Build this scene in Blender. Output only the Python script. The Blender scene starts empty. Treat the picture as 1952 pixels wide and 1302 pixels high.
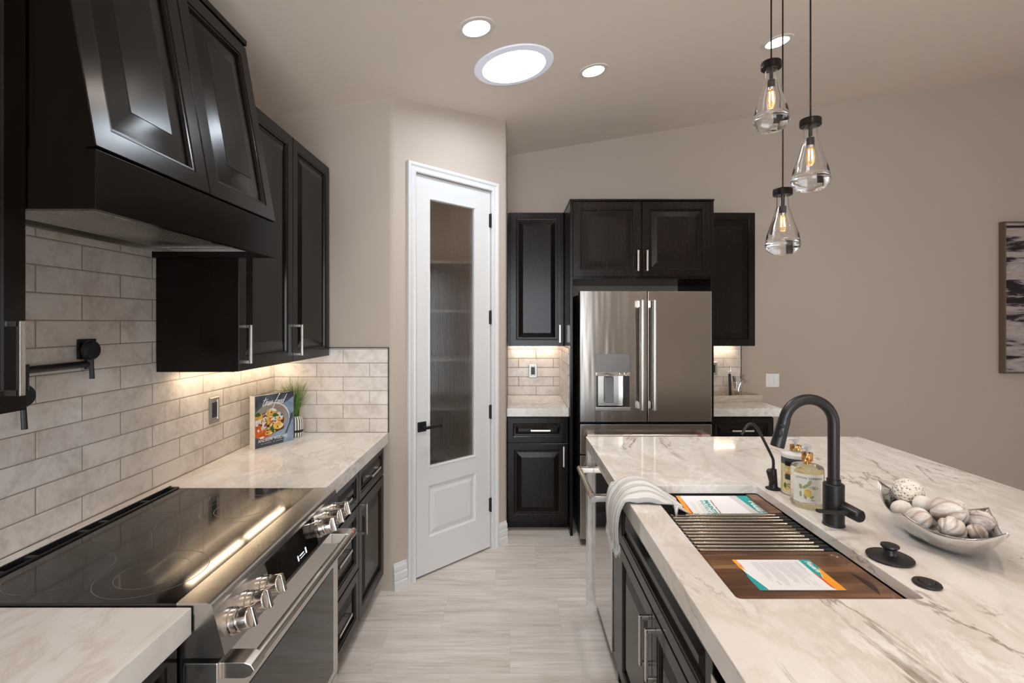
import bpy, bmesh, math, random
from mathutils import Matrix, Vector
PI = math.pi
C = bpy.context.scene.collection
sc = bpy.context.scene

# ------------------------------------------------------------------ camera
cam_d = bpy.data.cameras.new('camera')
cam = bpy.data.objects.new('camera', cam_d); C.objects.link(cam)
cam.location = (0, 0, 1.544); cam.rotation_euler = (PI/2, 0, 0)
cam_d.sensor_width = 36.0; cam_d.lens = 934/1952*36; cam_d.shift_y = -36/1952
cam_d.clip_start = 0.02
sc.camera = cam

# ------------------------------------------------------------------ world, exposure, daylight
w = bpy.data.worlds.new('world'); sc.world = w; w.use_nodes = True
bg = w.node_tree.nodes['Background']
sky = w.node_tree.nodes.new('ShaderNodeTexSky'); sky.sky_type = 'HOSEK_WILKIE'
sky.sun_direction = (-0.4, 0.5, 0.75)
w.node_tree.links.new(sky.outputs[0], bg.inputs[0]); bg.inputs[1].default_value = 0.6
sc.view_settings.view_transform = 'Standard'; sc.view_settings.look = 'None'
sc.view_settings.gamma = 1.0; sc.view_settings.use_curve_mapping = False
sc.view_settings.exposure = 1.38
sc.cycles.use_denoising = True
try: sc.cycles.denoiser = 'OPENIMAGEDENOISE'
except Exception: pass
sc.cycles.max_bounces = 12; sc.cycles.diffuse_bounces = 6; sc.cycles.glossy_bounces = 6
sc.cycles.transmission_bounces = 10; sc.cycles.transparent_max_bounces = 12
sc.cycles.caustics_refractive = True; sc.cycles.caustics_reflective = False
sc.cycles.sample_clamp_indirect = 4.0
CAN_E, SKY_E, LED_E, BULB_E, DAY_W = 145.0, 20.0, 7.5, 1100.0, 80.0

def area(name, loc, rot, sx, sy, watts, col):
    l = bpy.data.lights.new(name, 'AREA'); l.shape = 'RECTANGLE'; l.size = sx; l.size_y = sy
    l.energy = watts; l.color = col
    o = bpy.data.objects.new(name, l); C.objects.link(o); o.location = loc; o.rotation_euler = rot
    return o
# daylight coming in through the glazed doors on the wall behind the camera
area('daylight_front', (0.05, -3.93, 1.33), (PI/2, 0, 0), 2.7, 2.5, DAY_W, (0.86, 0.93, 1.0))

area('fill_light_right', (6.22, -2.1, 1.25), (PI/2, 0, PI/2), 2.4, 2.2, 24.0, (0.90, 0.95, 1.0))  # added fill from the right, brightens the left wall and hood

# ------------------------------------------------------------------ material helpers
def mat(name, base=(0.5, 0.5, 0.5), rough=0.5, metal=0.0, spec=0.5, coat=0.0, coat_r=0.1, trans=0.0, ior=1.45, emit=None, es=0.0):
    m = bpy.data.materials.new(name); m.use_nodes = True
    b = m.node_tree.nodes['Principled BSDF']
    b.inputs['Base Color'].default_value = (*base, 1); b.inputs['Roughness'].default_value = rough
    b.inputs['Metallic'].default_value = metal; b.inputs['Specular IOR Level'].default_value = spec
    b.inputs['Coat Weight'].default_value = coat; b.inputs['Coat Roughness'].default_value = coat_r
    b.inputs['Transmission Weight'].default_value = trans; b.inputs['IOR'].default_value = ior
    if emit:
        b.inputs['Emission Color'].default_value = (*emit, 1); b.inputs['Emission Strength'].default_value = es
    return m
class NT:
    def __init__(s, m): s.t = m.node_tree; s.b = s.t.nodes['Principled BSDF']
    def n(s, typ, **kw):
        nd = s.t.nodes.new(typ)
        for k, v in kw.items(): setattr(nd, k, v)
        return nd
    def l(s, a, b): s.t.links.new(a, b)
    def coords(s): return s.n('ShaderNodeTexCoord').outputs['Object']
    def mapping(s, vec, loc=(0, 0, 0), rot=(0, 0, 0), scale=(1, 1, 1)):
        m = s.n('ShaderNodeMapping'); m.inputs['Location'].default_value = loc
        m.inputs['Rotation'].default_value = rot; m.inputs['Scale'].default_value = scale
        s.l(vec, m.inputs['Vector']); return m.outputs[0]
    def noise(s, vec, scale, detail=4, rough=0.55, dist=0.0):
        q = s.n('ShaderNodeTexNoise'); q.inputs['Scale'].default_value = scale; q.inputs['Detail'].default_value = detail
        q.inputs['Roughness'].default_value = rough; q.inputs['Distortion'].default_value = dist
        s.l(vec, q.inputs['Vector']); return q.outputs['Fac']
    def math(s, op, a, b=None, clamp=False):
        q = s.n('ShaderNodeMath', operation=op); q.use_clamp = clamp
        for i, v in ((0, a), (1, b)):
            if v is None: continue
            if isinstance(v, (int, float)): q.inputs[i].default_value = v
            else: s.l(v, q.inputs[i])
        return q.outputs[0]
    def ramp(s, fac, stops):
        r = s.n('ShaderNodeValToRGB'); e = r.color_ramp.elements
        while len(e) < len(stops): e.new(0.5)
        for i, (p, c) in enumerate(stops):
            e[i].position = p; e[i].color = (*c, 1) if len(c) == 3 else c
        s.l(fac, r.inputs[0]); return r.outputs[0]
    def mix(s, fac, a, b, mode='MIX'):
        q = s.n('ShaderNodeMix', data_type='RGBA', blend_type=mode)
        for sock, v in ((q.inputs[0], fac), (q.inputs[6], a), (q.inputs[7], b)):
            if isinstance(v, (int, float)): sock.default_value = v
            elif isinstance(v, tuple): sock.default_value = (*v, 1)
            else: s.l(v, sock)
        return q.outputs[2]
    def bump(s, h, strength=0.1, dist=0.01):
        q = s.n('ShaderNodeBump'); q.inputs['Strength'].default_value = strength; q.inputs['Distance'].default_value = dist
        s.l(h, q.inputs['Height']); s.l(q.outputs[0], s.b.inputs['Normal'])
        return q
    def base(s, c): s.l(c, s.b.inputs['Base Color'])

def m_paint(name, col, bump=0.08):
    m = mat(name, col, 0.75, spec=0.3); t = NT(m); c = t.coords()
    n = t.noise(c, 90, 3, 0.6); t.bump(n, bump, 0.004)
    n2 = t.noise(c, 1.3, 2); t.base(t.mix(t.math('MULTIPLY', n2, 0.10), col, tuple(x*0.86 for x in col)))
    return m
def m_wood_dark():
    m = mat('espresso_wood', (0.017, 0.012, 0.010), 0.33, spec=0.235); t = NT(m); c = t.coords()
    v = t.mapping(c, scale=(14, 14, 1.2)); n = t.noise(v, 3.0, 5, 0.6, 0.6)
    t.base(t.ramp(n, [(0.3, (0.0062, 0.0040, 0.0031)), (0.7, (0.0086, 0.0054, 0.0041))])); t.bump(n, 0.012, 0.002)
    t.l(t.math('ADD', t.math('MULTIPLY', n, 0.03), 0.195), t.b.inputs['Roughness'])
    return m
def m_marble(name, off=(0, 0, 0), vk=0.75):
    m = mat(name, (0.7, 0.65, 0.58), 0.07, spec=0.5); t = NT(m); c = t.coords()
    r = t.mapping(c, loc=off, rot=(0, 0, math.radians(-24)), scale=(1.0, 0.42, 1.0))
    cloud = t.noise(r, 2.4, 5, 0.6, 1.0)
    base = t.ramp(cloud, [(0.28, (0.61, 0.565, 0.515)), (0.48, (0.71, 0.675, 0.635)), (0.70, (0.79, 0.77, 0.745))])
    # soft broad bands
    b2 = t.noise(r, 3.2, 6, 0.62, 1.6)
    band = t.math('ABSOLUTE', t.math('SUBTRACT', b2, 0.5))
    base = t.mix(t.ramp(band, [(0.0, (0.35,)*3), (0.05, (0.0,)*3)]), base, (0.50, 0.41, 0.32))
    # thin branching veins, present only in patches
    v1 = t.noise(t.mapping(r, loc=(3.1, 1.7, 0.4)), 2.1, 7, 0.58, 1.1)
    d1 = t.math('ABSOLUTE', t.math('SUBTRACT', v1, 0.5))
    msk = t.ramp(t.noise(t.mapping(c, loc=(7, 3, 1)), 2.3, 3), [(0.45, (0.0,)*3), (0.62, (1.0,)*3)])
    vein = t.math('MULTIPLY', t.ramp(d1, [(0.0, (1.0,)*3), (0.011, (0.0,)*3)]), msk)
    base = t.mix(t.math('MULTIPLY', vein, vk), base, (0.17, 0.12, 0.08))
    # pale feathery streaks
    v2 = t.noise(t.mapping(r, loc=(9, 5, 2)), 4.2, 6, 0.65, 2.0)
    d2 = t.math('ABSOLUTE', t.math('SUBTRACT', v2, 0.5))
    m2 = t.ramp(t.noise(t.mapping(c, loc=(2, 8, 4)), 2.0, 3), [(0.48, (0.0,)*3), (0.62, (0.8,)*3)])
    base = t.mix(t.math('MULTIPLY', t.ramp(d2, [(0.0, (1.0,)*3), (0.05, (0.0,)*3)]), m2), base, (0.84, 0.83, 0.81))
    t.base(base); return m
def m_tile(name, ax, off):
    """glazed subway tile; ax picks which object axis runs along the row"""
    m = mat(name, (0.6, 0.55, 0.5), 0.22, spec=0.5); t = NT(m); c = t.coords()
    sp = t.n('ShaderNodeSeparateXYZ'); t.l(c, sp.inputs[0]); cb = t.n('ShaderNodeCombineXYZ')
    t.l(t.math('SUBTRACT', sp.outputs[ax], off[0]), cb.inputs[0]); t.l(t.math('SUBTRACT', sp.outputs[2], off[1]), cb.inputs[1])
    def brick(ms, sm):
        b = t.n('ShaderNodeTexBrick'); b.offset = 0.5; b.offset_frequency = 2; b.squash = 1.0
        for k, v in (('Scale', 1.0), ('Mortar Size', ms), ('Mortar Smooth', sm), ('Brick Width', 0.3035), ('Row Height', 0.0796), ('Bias', 0.0)):
            b.inputs[k].default_value = v
        b.inputs['Color1'].default_value = (0.70, 0.640, 0.59, 1); b.inputs['Color2'].default_value = (0.79, 0.74, 0.695, 1)
        b.inputs['Mortar'].default_value = (0.27, 0.215, 0.17, 1); t.l(cb.outputs[0], b.inputs['Vector']); return b
    b = brick(0.0017, 0.1)
    n = t.noise(c, 7, 7, 0.68, 0.8); n2 = t.noise(c, 28, 5, 0.7)
    smear = t.ramp(t.math('MULTIPLY', n, t.math('ADD', n2, 0.45)), [(0.42, (0,)*3), (0.66, (0.46,)*3)])
    col = t.mix(smear, b.outputs['Color'], (0.36, 0.29, 0.235))
    t.base(col)
    soft = brick(0.006, 1.0)
    h = t.math('SUBTRACT', t.math('MULTIPLY', t.noise(c, 9, 3), 0.25), soft.outputs['Fac'])
    t.bump(h, 0.35, 0.004)
    t.l(t.math('ADD', t.math('MULTIPLY', b.outputs['Fac'], 0.5), 0.2), t.b.inputs['Roughness'])
    return m
def m_floor():
    m = mat('plank_tile', (0.6, 0.57, 0.53), 0.3, spec=0.4); t = NT(m); c = t.coords()
    sp = t.n('ShaderNodeSeparateXYZ'); t.l(c, sp.inputs[0])
    yr = t.math('DIVIDE', t.math('SUBTRACT', sp.outputs[1], 0.02), 0.305); row = t.math('FLOOR', yr); fy = t.math('SUBTRACT', yr, row)
    xr = t.math('DIVIDE', t.math('ADD', sp.outputs[0], t.math('MULTIPLY', row, -0.26)), 0.61); cx = t.math('FLOOR', xr); fx = t.math('SUBTRACT', xr, cx)
    gy = t.math('LESS_THAN', t.math('MULTIPLY', t.math('MINIMUM', fy, t.math('SUBTRACT', 1.0, fy)), 0.305), 0.0012)
    gx = t.math('LESS_THAN', t.math('MULTIPLY', t.math('MINIMUM', fx, t.math('SUBTRACT', 1.0, fx)), 0.61), 0.0012)
    g = t.math('MAXIMUM', gx, gy)
    cell = t.n('ShaderNodeCombineXYZ'); t.l(cx, cell.inputs[0]); t.l(row, cell.inputs[1])
    wn = t.n('ShaderNodeTexWhiteNoise'); t.l(cell.outputs[0], wn.inputs['Vector'])
    add = t.n('ShaderNodeVectorMath', operation='MULTIPLY_ADD'); t.l(wn.outputs['Color'], add.inputs[0]); add.inputs[1].default_value = (9, 9, 9); t.l(c, add.inputs[2])
    v = t.mapping(add.outputs[0], scale=(0.75, 8.5, 1)); s1 = t.noise(v, 2.0, 7, 0.66, 0.55)
    s2 = t.noise(t.mapping(add.outputs[0], scale=(1.6, 22, 1)), 3.0, 6, 0.72, 0.3)
    k = t.math('ADD', t.math('MULTIPLY', s1, 0.6), t.math('MULTIPLY', s2, 0.4))
    col = t.ramp(k, [(0.33, (0.40, 0.345, 0.295)), (0.44, (0.57, 0.52, 0.47)), (0.54, (0.66, 0.62, 0.58)), (0.64, (0.74, 0.715, 0.69))])
    col = t.mix(t.math('MULTIPLY', t.math('SUBTRACT', wn.outputs['Value'], 0.3), 0.12), col, (0.50, 0.47, 0.43))
    t.base(t.mix(t.math('MULTIPLY', g, 0.38), col, (0.36, 0.33, 0.30)))
    return m
def m_steel(name, col=(0.60, 0.575, 0.545), rough=0.24, stretch=(1.5, 1.5, 300), wav=0.0, aniso=0.0):
    m = mat(name, col, rough, metal=1.0); t = NT(m); c = t.coords()
    n = t.noise(t.mapping(c, scale=stretch), 1.0, 3, 0.6)
    t.l(t.math('ADD', t.math('MULTIPLY', n, 0.016), rough - 0.008), t.b.inputs['Roughness'])
    if wav:
        h = t.noise(t.mapping(c, scale=(9.0, 2.0, 0.9)), 1.0, 2, 0.5); t.bump(h, wav, 0.02)
    if aniso:
        t.b.inputs['Anisotropic'].default_value = aniso; t.b.inputs['Anisotropic Rotation'].default_value = 0.25
        tg = t.n('ShaderNodeTangent', direction_type='RADIAL', axis='Z'); t.l(tg.outputs[0], t.b.inputs['Tangent'])
    return m
def m_walnut():
    m = mat('walnut', (0.2, 0.1, 0.05), 0.3, coat=0.25, coat_r=0.15); t = NT(m); c = t.coords()
    v = t.mapping(c, scale=(1.5, 14, 14)); n = t.noise(v, 2.2, 6, 0.62, 0.9)
    n2 = t.noise(t.mapping(c, scale=(0.8, 18, 18)), 0.9, 2)
    k = t.math('ADD', t.math('MULTIPLY', n, 0.6), t.math('MULTIPLY', n2, 0.4))
    t.base(t.ramp(k, [(0.36, (0.035, 0.016, 0.008)), (0.47, (0.095, 0.043, 0.021)), (0.55, (0.135, 0.064, 0.031)), (0.66, (0.25, 0.135, 0.068))]))
    return m
def m_noise2(name, c1, c2, scale, rough=0.6, bump=0.0, stretch=(1, 1, 1), dist=0.5, **kw):
    m = mat(name, c1, rough, **kw); t = NT(m); n = t.noise(t.mapping(t.coords(), scale=stretch), scale, 5, 0.6, dist)
    t.base(t.ramp(n, [(0.35, c1), (0.65, c2)]))
    if bump: t.bump(n, bump, 0.01)
    return m

M = {}
M['wall'] = m_paint('greige_wall_paint', (0.475, 0.406, 0.345))
M['ceil'] = m_paint('ceiling_paint', (0.83, 0.748, 0.672), 0.12)
M['white'] = mat('white_enamel', (0.665, 0.66, 0.655), 0.32)
M['shelf'] = mat('shelf_white', (0.62, 0.60, 0.57), 0.5)
M['wood'] = m_wood_dark()
M['inside'] = mat('cabinet_interior', (0.03, 0.022, 0.018), 0.6)
M['marble'] = m_marble('quartzite_slab')
M['marble2'] = m_marble('quartzite_slab_sides', (4.3, 2.2, 1.1), 0.28)
M['floor'] = m_floor()
M['steel'] = m_steel('brushed_steel')
M['fridge'] = m_steel('brushed_steel_door', (0.335, 0.308, 0.282), 0.25, wav=0.16, aniso=0.8)
M['nickel'] = mat('satin_nickel', (0.62, 0.585, 0.54), 0.26, metal=1.0)
M['chrome'] = mat('polished_steel', (0.72, 0.71, 0.70), 0.08, metal=1.0)
M['knob'] = mat('turned_steel', (0.66, 0.62, 0.575), 0.18, metal=1.0)
M['dwsteel'] = m_steel('dishwasher_steel', (0.60, 0.575, 0.55), 0.10)
M['dispanel'] = mat('dispenser_grey_steel', (0.15, 0.142, 0.135), 0.45, metal=1.0)
M['outletsteel'] = mat('outlet_steel', (0.40, 0.375, 0.345), 0.38, metal=1.0)
M['rackbar'] = mat('rack_bar_steel', (0.40, 0.36, 0.315), 0.16, metal=1.0)
M['copper'] = mat('copper_band', (0.55, 0.26, 0.15), 0.25, metal=1.0)
M['blackglass'] = mat('black_glass', (0.007, 0.006, 0.0055), 0.07, spec=0.95)
M['ovenglass'] = mat('oven_glass', (0.012, 0.012, 0.012), 0.06, spec=0.7)
M['ring'] = mat('burner_ring', (0.15, 0.14, 0.13), 0.35)
M['black'] = mat('matte_black', (0.011, 0.0105, 0.011), 0.38)
M['rubber'] = mat('black_rubber', (0.012, 0.012, 0.012), 0.55)
M['bronze'] = mat('dark_bronze', (0.022, 0.018, 0.015), 0.4, metal=0.6)
M['glass'] = mat('clear_glass', (1, 1, 1), 0.0, trans=1.0, ior=1.45)
M['bulbglass'] = mat('amber_bulb_glass', (1.0, 0.86, 0.62), 0.0, trans=1.0, ior=1.2, emit=(1.0, 0.55, 0.16), es=0.05)
M['reed'] = mat('reeded_glass', (0.90, 0.89, 0.88), 0.05, trans=1.0, ior=1.5)
M['walnut'] = m_walnut()
M['slotshade'] = mat('dark_walnut_shade', (0.03, 0.014, 0.008), 0.5)
M['paper'] = mat('white_paper', (0.78, 0.78, 0.80), 0.35)
M['teal'] = mat('teal_ink', (0.012, 0.33, 0.33), 0.35)
M['orange'] = mat('orange_ink', (0.85, 0.33, 0.03), 0.35)
M['red'] = mat('red_ink', (0.66, 0.075, 0.02), 0.35)
M['greyink'] = mat('grey_ink', (0.40, 0.41, 0.43), 0.5)
M['palegrey'] = mat('pale_grey_ink', (0.58, 0.58, 0.60), 0.4)
M['ink'] = mat('dark_ink', (0.05, 0.06, 0.07), 0.5)
M['whiteink'] = mat('white_ink', (0.85, 0.85, 0.85), 0.4)
M['sky_led'] = mat('skylight_diffuser', (0.8, 0.85, 0.9), 0.3, emit=(0.80, 0.90, 1.0), es=SKY_E)
M['can_led'] = mat('downlight_lens', (0.9, 0.9, 0.88), 0.3, emit=(1.0, 0.868, 0.765), es=CAN_E)
M['led'] = mat('led_strip', (0.9, 0.88, 0.8), 0.3, emit=(1.0, 0.76, 0.50), es=LED_E)
M['filament'] = mat('filament', (1, 0.8, 0.5), 0.3, emit=(1.0, 0.56, 0.20), es=BULB_E)
M['display'] = mat('display_marks', (0.6, 0.65, 0.7), 0.3, emit=(0.75, 0.85, 1.0), es=0.7)
M['trimring'] = mat('fixture_trim_white', (0.72, 0.69, 0.65), 0.4)
M['skyring'] = mat('skylight_trim_glow', (0.75, 0.76, 0.80), 0.3, emit=(0.72, 0.80, 1.0), es=0.10)  # slight emission paints the skylight's glow onto its trim
M['plate'] = mat('white_switch_plastic', (0.84, 0.84, 0.84), 0.3)
M['silver'] = m_noise2('hammered_silver', (0.70, 0.69, 0.675), (0.84, 0.83, 0.815), 14, 0.19, 0.03, metal=1.0)
M['ball'] = m_noise2('whitewashed_shell', (0.40, 0.33, 0.28), (0.80, 0.765, 0.72), 26, 0.7, 0.4, (1, 1, 0.25), 1.2)
_t = NT(M['ball']); _vn = _t.n('ShaderNodeVectorMath', operation='NORMALIZE'); _t.l(_t.coords(), _vn.inputs[0]); _sp = _t.n('ShaderNodeSeparateXYZ'); _t.l(_vn.outputs[0], _sp.inputs[0])
_a = _t.math('MULTIPLY', _t.math('ARCTAN2', _sp.outputs[1], _sp.outputs[0]), 3.0); _l = _t.math('MULTIPLY', _t.math('SINE', _t.math('MULTIPLY', _t.math('ARCSINE', _sp.outputs[2]), 2.0)), 0.8)
_g = _t.math('POWER', _t.math('ABSOLUTE', _t.math('SINE', _t.math('ADD', _a, _l))), 14.0)
_src = _t.b.inputs['Base Color'].links[0].from_socket
_t.base(_t.mix(_t.math('MULTIPLY', _g, 0.65), _src, (0.30, 0.20, 0.145)))
M['ball_pale'] = m_noise2('whitewashed_pod', (0.70, 0.66, 0.61), (0.80, 0.775, 0.74), 20, 0.75, 0.3, (1, 1, 0.3), 1.0)
M['ball_stripe'] = m_noise2('bark_stripe', (0.20, 0.135, 0.115), (0.74, 0.70, 0.66), 42, 0.75, 0.6, (1, 0.22, 1), 0.8)
M['ball_coral'] = mat('coral_ball', (0.78, 0.73, 0.65), 0.8)
_t = NT(M['ball_coral']); _v = _t.n('ShaderNodeTexVoronoi'); _v.inputs['Scale'].default_value = 135; _t.l(_t.coords(), _v.inputs['Vector'])
_t.base(_t.ramp(_v.outputs['Distance'], [(0.17, (0.22, 0.15, 0.09)), (0.34, (0.82, 0.77, 0.69))])); _t.bump(_v.outputs['Distance'], 0.9, 0.006)
M['gold'] = mat('gold_collar', (0.78, 0.46, 0.17), 0.16, metal=1.0)
M['pump'] = mat('clear_plastic', (0.88, 0.88, 0.87), 0.15, trans=0.55, ior=1.4)
M['liquid'] = mat('pale_soap', (0.95, 0.94, 0.84), 0.02, trans=0.92, ior=1.36)
M['label'] = mat('cream_label', (0.78, 0.77, 0.71), 0.5)
M['lemon'] = m_noise2('lemon_yellow', (0.70, 0.42, 0.06), (0.80, 0.62, 0.22), 60, 0.5)
M['palelemon'] = m_noise2('pale_lemon_print', (0.66, 0.60, 0.30), (0.78, 0.75, 0.50), 40, 0.5)
M['leaf'] = m_noise2('leaf_green_print', (0.05, 0.12, 0.035), (0.16, 0.24, 0.06), 50, 0.5)
M['sage'] = m_noise2('sage_print', (0.26, 0.30, 0.13), (0.45, 0.47, 0.25), 60, 0.5)
M['grass'] = m_noise2('grass_blade', (0.05, 0.15, 0.018), (0.17, 0.30, 0.05), 12, 0.45)
M['bookcover'] = m_noise2('cover_slate', (0.030, 0.032, 0.040), (0.16, 0.20, 0.28), 6.5, 0.22, dist=0.2, coat=0.5)
M['bookblue'] = m_noise2('cover_blue', (0.16, 0.23, 0.34), (0.27, 0.36, 0.48), 12, 0.25, coat=0.5)
M['bowlgrey'] = m_noise2('cover_bowl_inside', (0.27, 0.235, 0.20), (0.36, 0.33, 0.30), 10, 0.3)
M['tomato'] = m_noise2('cover_tomato', (0.42, 0.035, 0.008), (0.70, 0.16, 0.02), 30, 0.3)
M['squash'] = m_noise2('cover_squash', (0.62, 0.30, 0.02), (0.80, 0.55, 0.12), 30, 0.3)
M['cheese'] = m_noise2('cover_cheese', (0.60, 0.55, 0.47), (0.85, 0.83, 0.78), 60, 0.4)
M['herb'] = mat('cover_herb', (0.035, 0.11, 0.02), 0.4)
M['maroon'] = mat('cover_maroon', (0.10, 0.02, 0.012), 0.4)
M['spine'] = m_noise2('cream_spine', (0.70, 0.63, 0.54), (0.77, 0.72, 0.64), 25, 0.4)
M['pages'] = mat('page_block', (0.75, 0.70, 0.60), 0.8)
M['frame'] = mat('champagne_frame', (0.17, 0.125, 0.085), 0.4, metal=0.3)
M['sinkdark'] = m_steel('gunmetal_sink', (0.16, 0.155, 0.15), 0.3)
M['rod'] = mat('pendant_rod_bronze', (0.02, 0.016, 0.013), 0.3, metal=0.7)
M['washed'] = m_noise2('washed_wood', (0.40, 0.34, 0.265), (0.62, 0.565, 0.48), 9, 0.6, 0.1, (2, 14, 14))
def m_towel():
    m = mat('striped_towel', (0.6, 0.6, 0.58), 0.95, spec=0.1); t = NT(m)
    uv = t.n('ShaderNodeUVMap').outputs[0]; sp = t.n('ShaderNodeSeparateXYZ'); t.l(uv, sp.inputs[0])
    f = t.math('FRACT', t.math('MULTIPLY', sp.outputs[1], 11.0)); st = t.math('LESS_THAN', f, 0.34)
    f2 = t.math('LESS_THAN', t.math('FRACT', t.math('MULTIPLY', sp.outputs[1], 44.0)), 0.35)
    col = t.mix(st, (0.66, 0.655, 0.635), (0.43, 0.43, 0.425)); col = t.mix(t.math('MULTIPLY', f2, 0.25), col, (0.45, 0.45, 0.44))
    t.base(col); t.bump(t.noise(t.coords(), 500, 2), 0.3, 0.002); return m
M['towel'] = m_towel()
def m_pot():
    m = mat('striped_ceramic', (0.8, 0.78, 0.74), 0.25); t = NT(m); sp = t.n('ShaderNodeSeparateXYZ'); t.l(t.coords(), sp.inputs[0])
    a = t.math('ARCTAN2', sp.outputs[1], sp.outputs[0]); f = t.math('FRACT', t.math('MULTIPLY', a, 20/(2*PI)))
    st = t.math('LESS_THAN', f, 0.42)
    bd = t.math('MULTIPLY', t.math('GREATER_THAN', sp.outputs[2], 0.026), t.math('LESS_THAN', sp.outputs[2], 0.040))
    k = t.math('MAXIMUM', st, bd); t.base(t.mix(k, (0.76, 0.73, 0.68), (0.012, 0.011, 0.011))); return m
M['pot'] = m_pot()
def m_art():
    m = mat('abstract_canvas', (0.5, 0.45, 0.4), 0.6); t = NT(m); c = t.coords()
    v = t.mapping(c, scale=(0.9, 1, 6.5)); n = t.noise(v, 1.6, 6, 0.6, 0.7)
    t.base(t.ramp(n, [(0.38, (0.006, 0.005, 0.006)), (0.45, (0.02, 0.015, 0.017)), (0.485, (0.30, 0.25, 0.25)), (0.56, (0.42, 0.37, 0.35)), (0.66, (0.36, 0.28, 0.19)), (0.72, (0.45, 0.40, 0.40))]))
    return m
M['art'] = m_art()

# ------------------------------------------------------------------ mesh helpers
def B(): return bmesh.new()
def box(bm, x0, x1, y0, y1, z0, z1, bev=0.0, seg=2, mi=0):
    mtx = Matrix.Translation(((x0+x1)/2, (y0+y1)/2, (z0+z1)/2)) @ Matrix.Diagonal((abs(x1-x0), abs(y1-y0), abs(z1-z0), 1))
    r = bmesh.ops.create_cube(bm, size=1.0, matrix=mtx)
    fs = set(f for v in r['verts'] for f in v.link_faces)
    for f in fs: f.material_index = mi
    if bev > 0:
        es = list(set(e for v in r['verts'] for e in v.link_edges))
        q = bmesh.ops.bevel(bm, geom=es, offset=min(bev, 0.45*min(abs(x1-x0), abs(y1-y0), abs(z1-z0))), segments=seg, affect='EDGES', profile=0.5)
        for f in q['faces']: f.material_index = mi
    return bm
def prism(bm, pts, a0, a1, axis='z', bev=0.0, mi=0, seg=2):
    def P(p, a):
        return {'z': (p[0], p[1], a), 'x': (a, p[0], p[1]), 'y': (p[0], a, p[1])}[axis]
    lo = [bm.verts.new(P(p, a0)) for p in pts]; hi = [bm.verts.new(P(p, a1)) for p in pts]
    n = len(pts); fs = [bm.faces.new(lo[::-1]), bm.faces.new(hi)]
    for i in range(n): fs.append(bm.faces.new((lo[i], lo[(i+1) % n], hi[(i+1) % n], hi[i])))
    for f in fs: f.material_index = mi
    bmesh.ops.recalc_face_normals(bm, faces=fs)
    if bev > 0:
        es = list(set(e for f in fs for e in f.edges)); q = bmesh.ops.bevel(bm, geom=es, offset=bev, segments=seg, affect='EDGES', profile=0.5)
        for f in q['faces']: f.material_index = mi
    return bm
def tube(bm, pts, r, n=12, cap=True, mi=0, sq=None):
    P = [Vector(p) for p in pts]; rs = r if isinstance(r, (list, tuple)) else [r]*len(P)
    T = [(P[min(i+1, len(P)-1)] - P[max(i-1, 0)]).normalized() for i in range(len(P))]
    up = Vector((0, 0, 1)) if abs(T[0].z) < 0.9 else Vector((1, 0, 0))
    nx = T[0].cross(up).normalized(); rings = []
    for i, p in enumerate(P):
        nx = (nx - T[i]*nx.dot(T[i])).normalized(); ny = T[i].cross(nx)
        rings.append([bm.verts.new(p + (nx*math.cos(2*PI*k/n) + ny*math.sin(2*PI*k/n))*rs[i]) for k in range(n)])
    for a, b in zip(rings, rings[1:]):
        for k in range(n):
            f = bm.faces.new((a[k], a[(k+1) % n], b[(k+1) % n], b[k])); f.material_index = mi
    if cap:
        f = bm.faces.new(rings[0][::-1]); f.material_index = mi; f = bm.faces.new(rings[-1]); f.material_index = mi
    return bm
def lathe(bm, prof, n=32, c=(0, 0, 0), mtx=None, mi=0):
    rings = []
    for r, z in prof:
        if r < 1e-6: rings.append([bm.verts.new((0, 0, z))])
        else: rings.append([bm.verts.new((r*math.cos(2*PI*k/n), r*math.sin(2*PI*k/n), z)) for k in range(n)])
    for a, b in zip(rings, rings[1:]):
        for k in range(n):
            k2 = (k+1) % n
            if len(a) == 1 and len(b) == 1: continue
            if len(a) == 1: f = bm.faces.new((a[0], b[k], b[k2]))
            elif len(b) == 1: f = bm.faces.new((a[k], b[0], a[k2]))
            else: f = bm.faces.new((a[k], b[k], b[k2], a[k2]))
            f.material_index = mi
    vs = [v for r_ in rings for v in r_]; X = Matrix.Translation(c) @ (mtx or Matrix())
    bmesh.ops.transform(bm, matrix=X, verts=vs)
    return bm
def smooth_path(pts, per=8):
    P = [Vector(p) for p in pts]; out = []
    for i in range(len(P)-1):
        p0, p1, p2, p3 = P[max(i-1, 0)], P[i], P[i+1], P[min(i+2, len(P)-1)]
        for k in range(per):
            t = k/per
            out.append(0.5*((2*p1) + (p2-p0)*t + (2*p0-5*p1+4*p2-p3)*t*t + (3*p1-p0-3*p2+p3)*t**3))
    out.append(P[-1]); return out
def poly(bm, pts, mi=0):
    f = bm.faces.new([bm.verts.new(p) for p in pts]); f.material_index = mi; return f
def obj(name, bm, m, parent=None, loc=None, rot=None, angle=35, smooth=True, weighted=True):
    bmesh.ops.recalc_face_normals(bm, faces=bm.faces)
    me = bpy.data.meshes.new(name); bm.to_mesh(me); bm.free()
    for x in (m if isinstance(m, (list, tuple)) else [m]): me.materials.append(x)
    if smooth:
        for p in me.polygons: p.use_smooth = True
        me.set_sharp_from_angle(angle=math.radians(angle))
    o = bpy.data.objects.new(name, me); C.objects.link(o)
    if smooth and weighted:
        wn = o.modifiers.new('weighted_normals', 'WEIGHTED_NORMAL'); wn.mode = 'FACE_AREA'; wn.weight = 50; wn.keep_sharp = True
    if parent: o.parent = parent
    if loc is not None: o.location = loc
    if rot is not None: o.rotation_euler = rot
    return o
def tag(o, label, cat, group=None):
    o['label'] = label; o['category'] = cat
    if group: o['group'] = group
    return o
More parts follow.
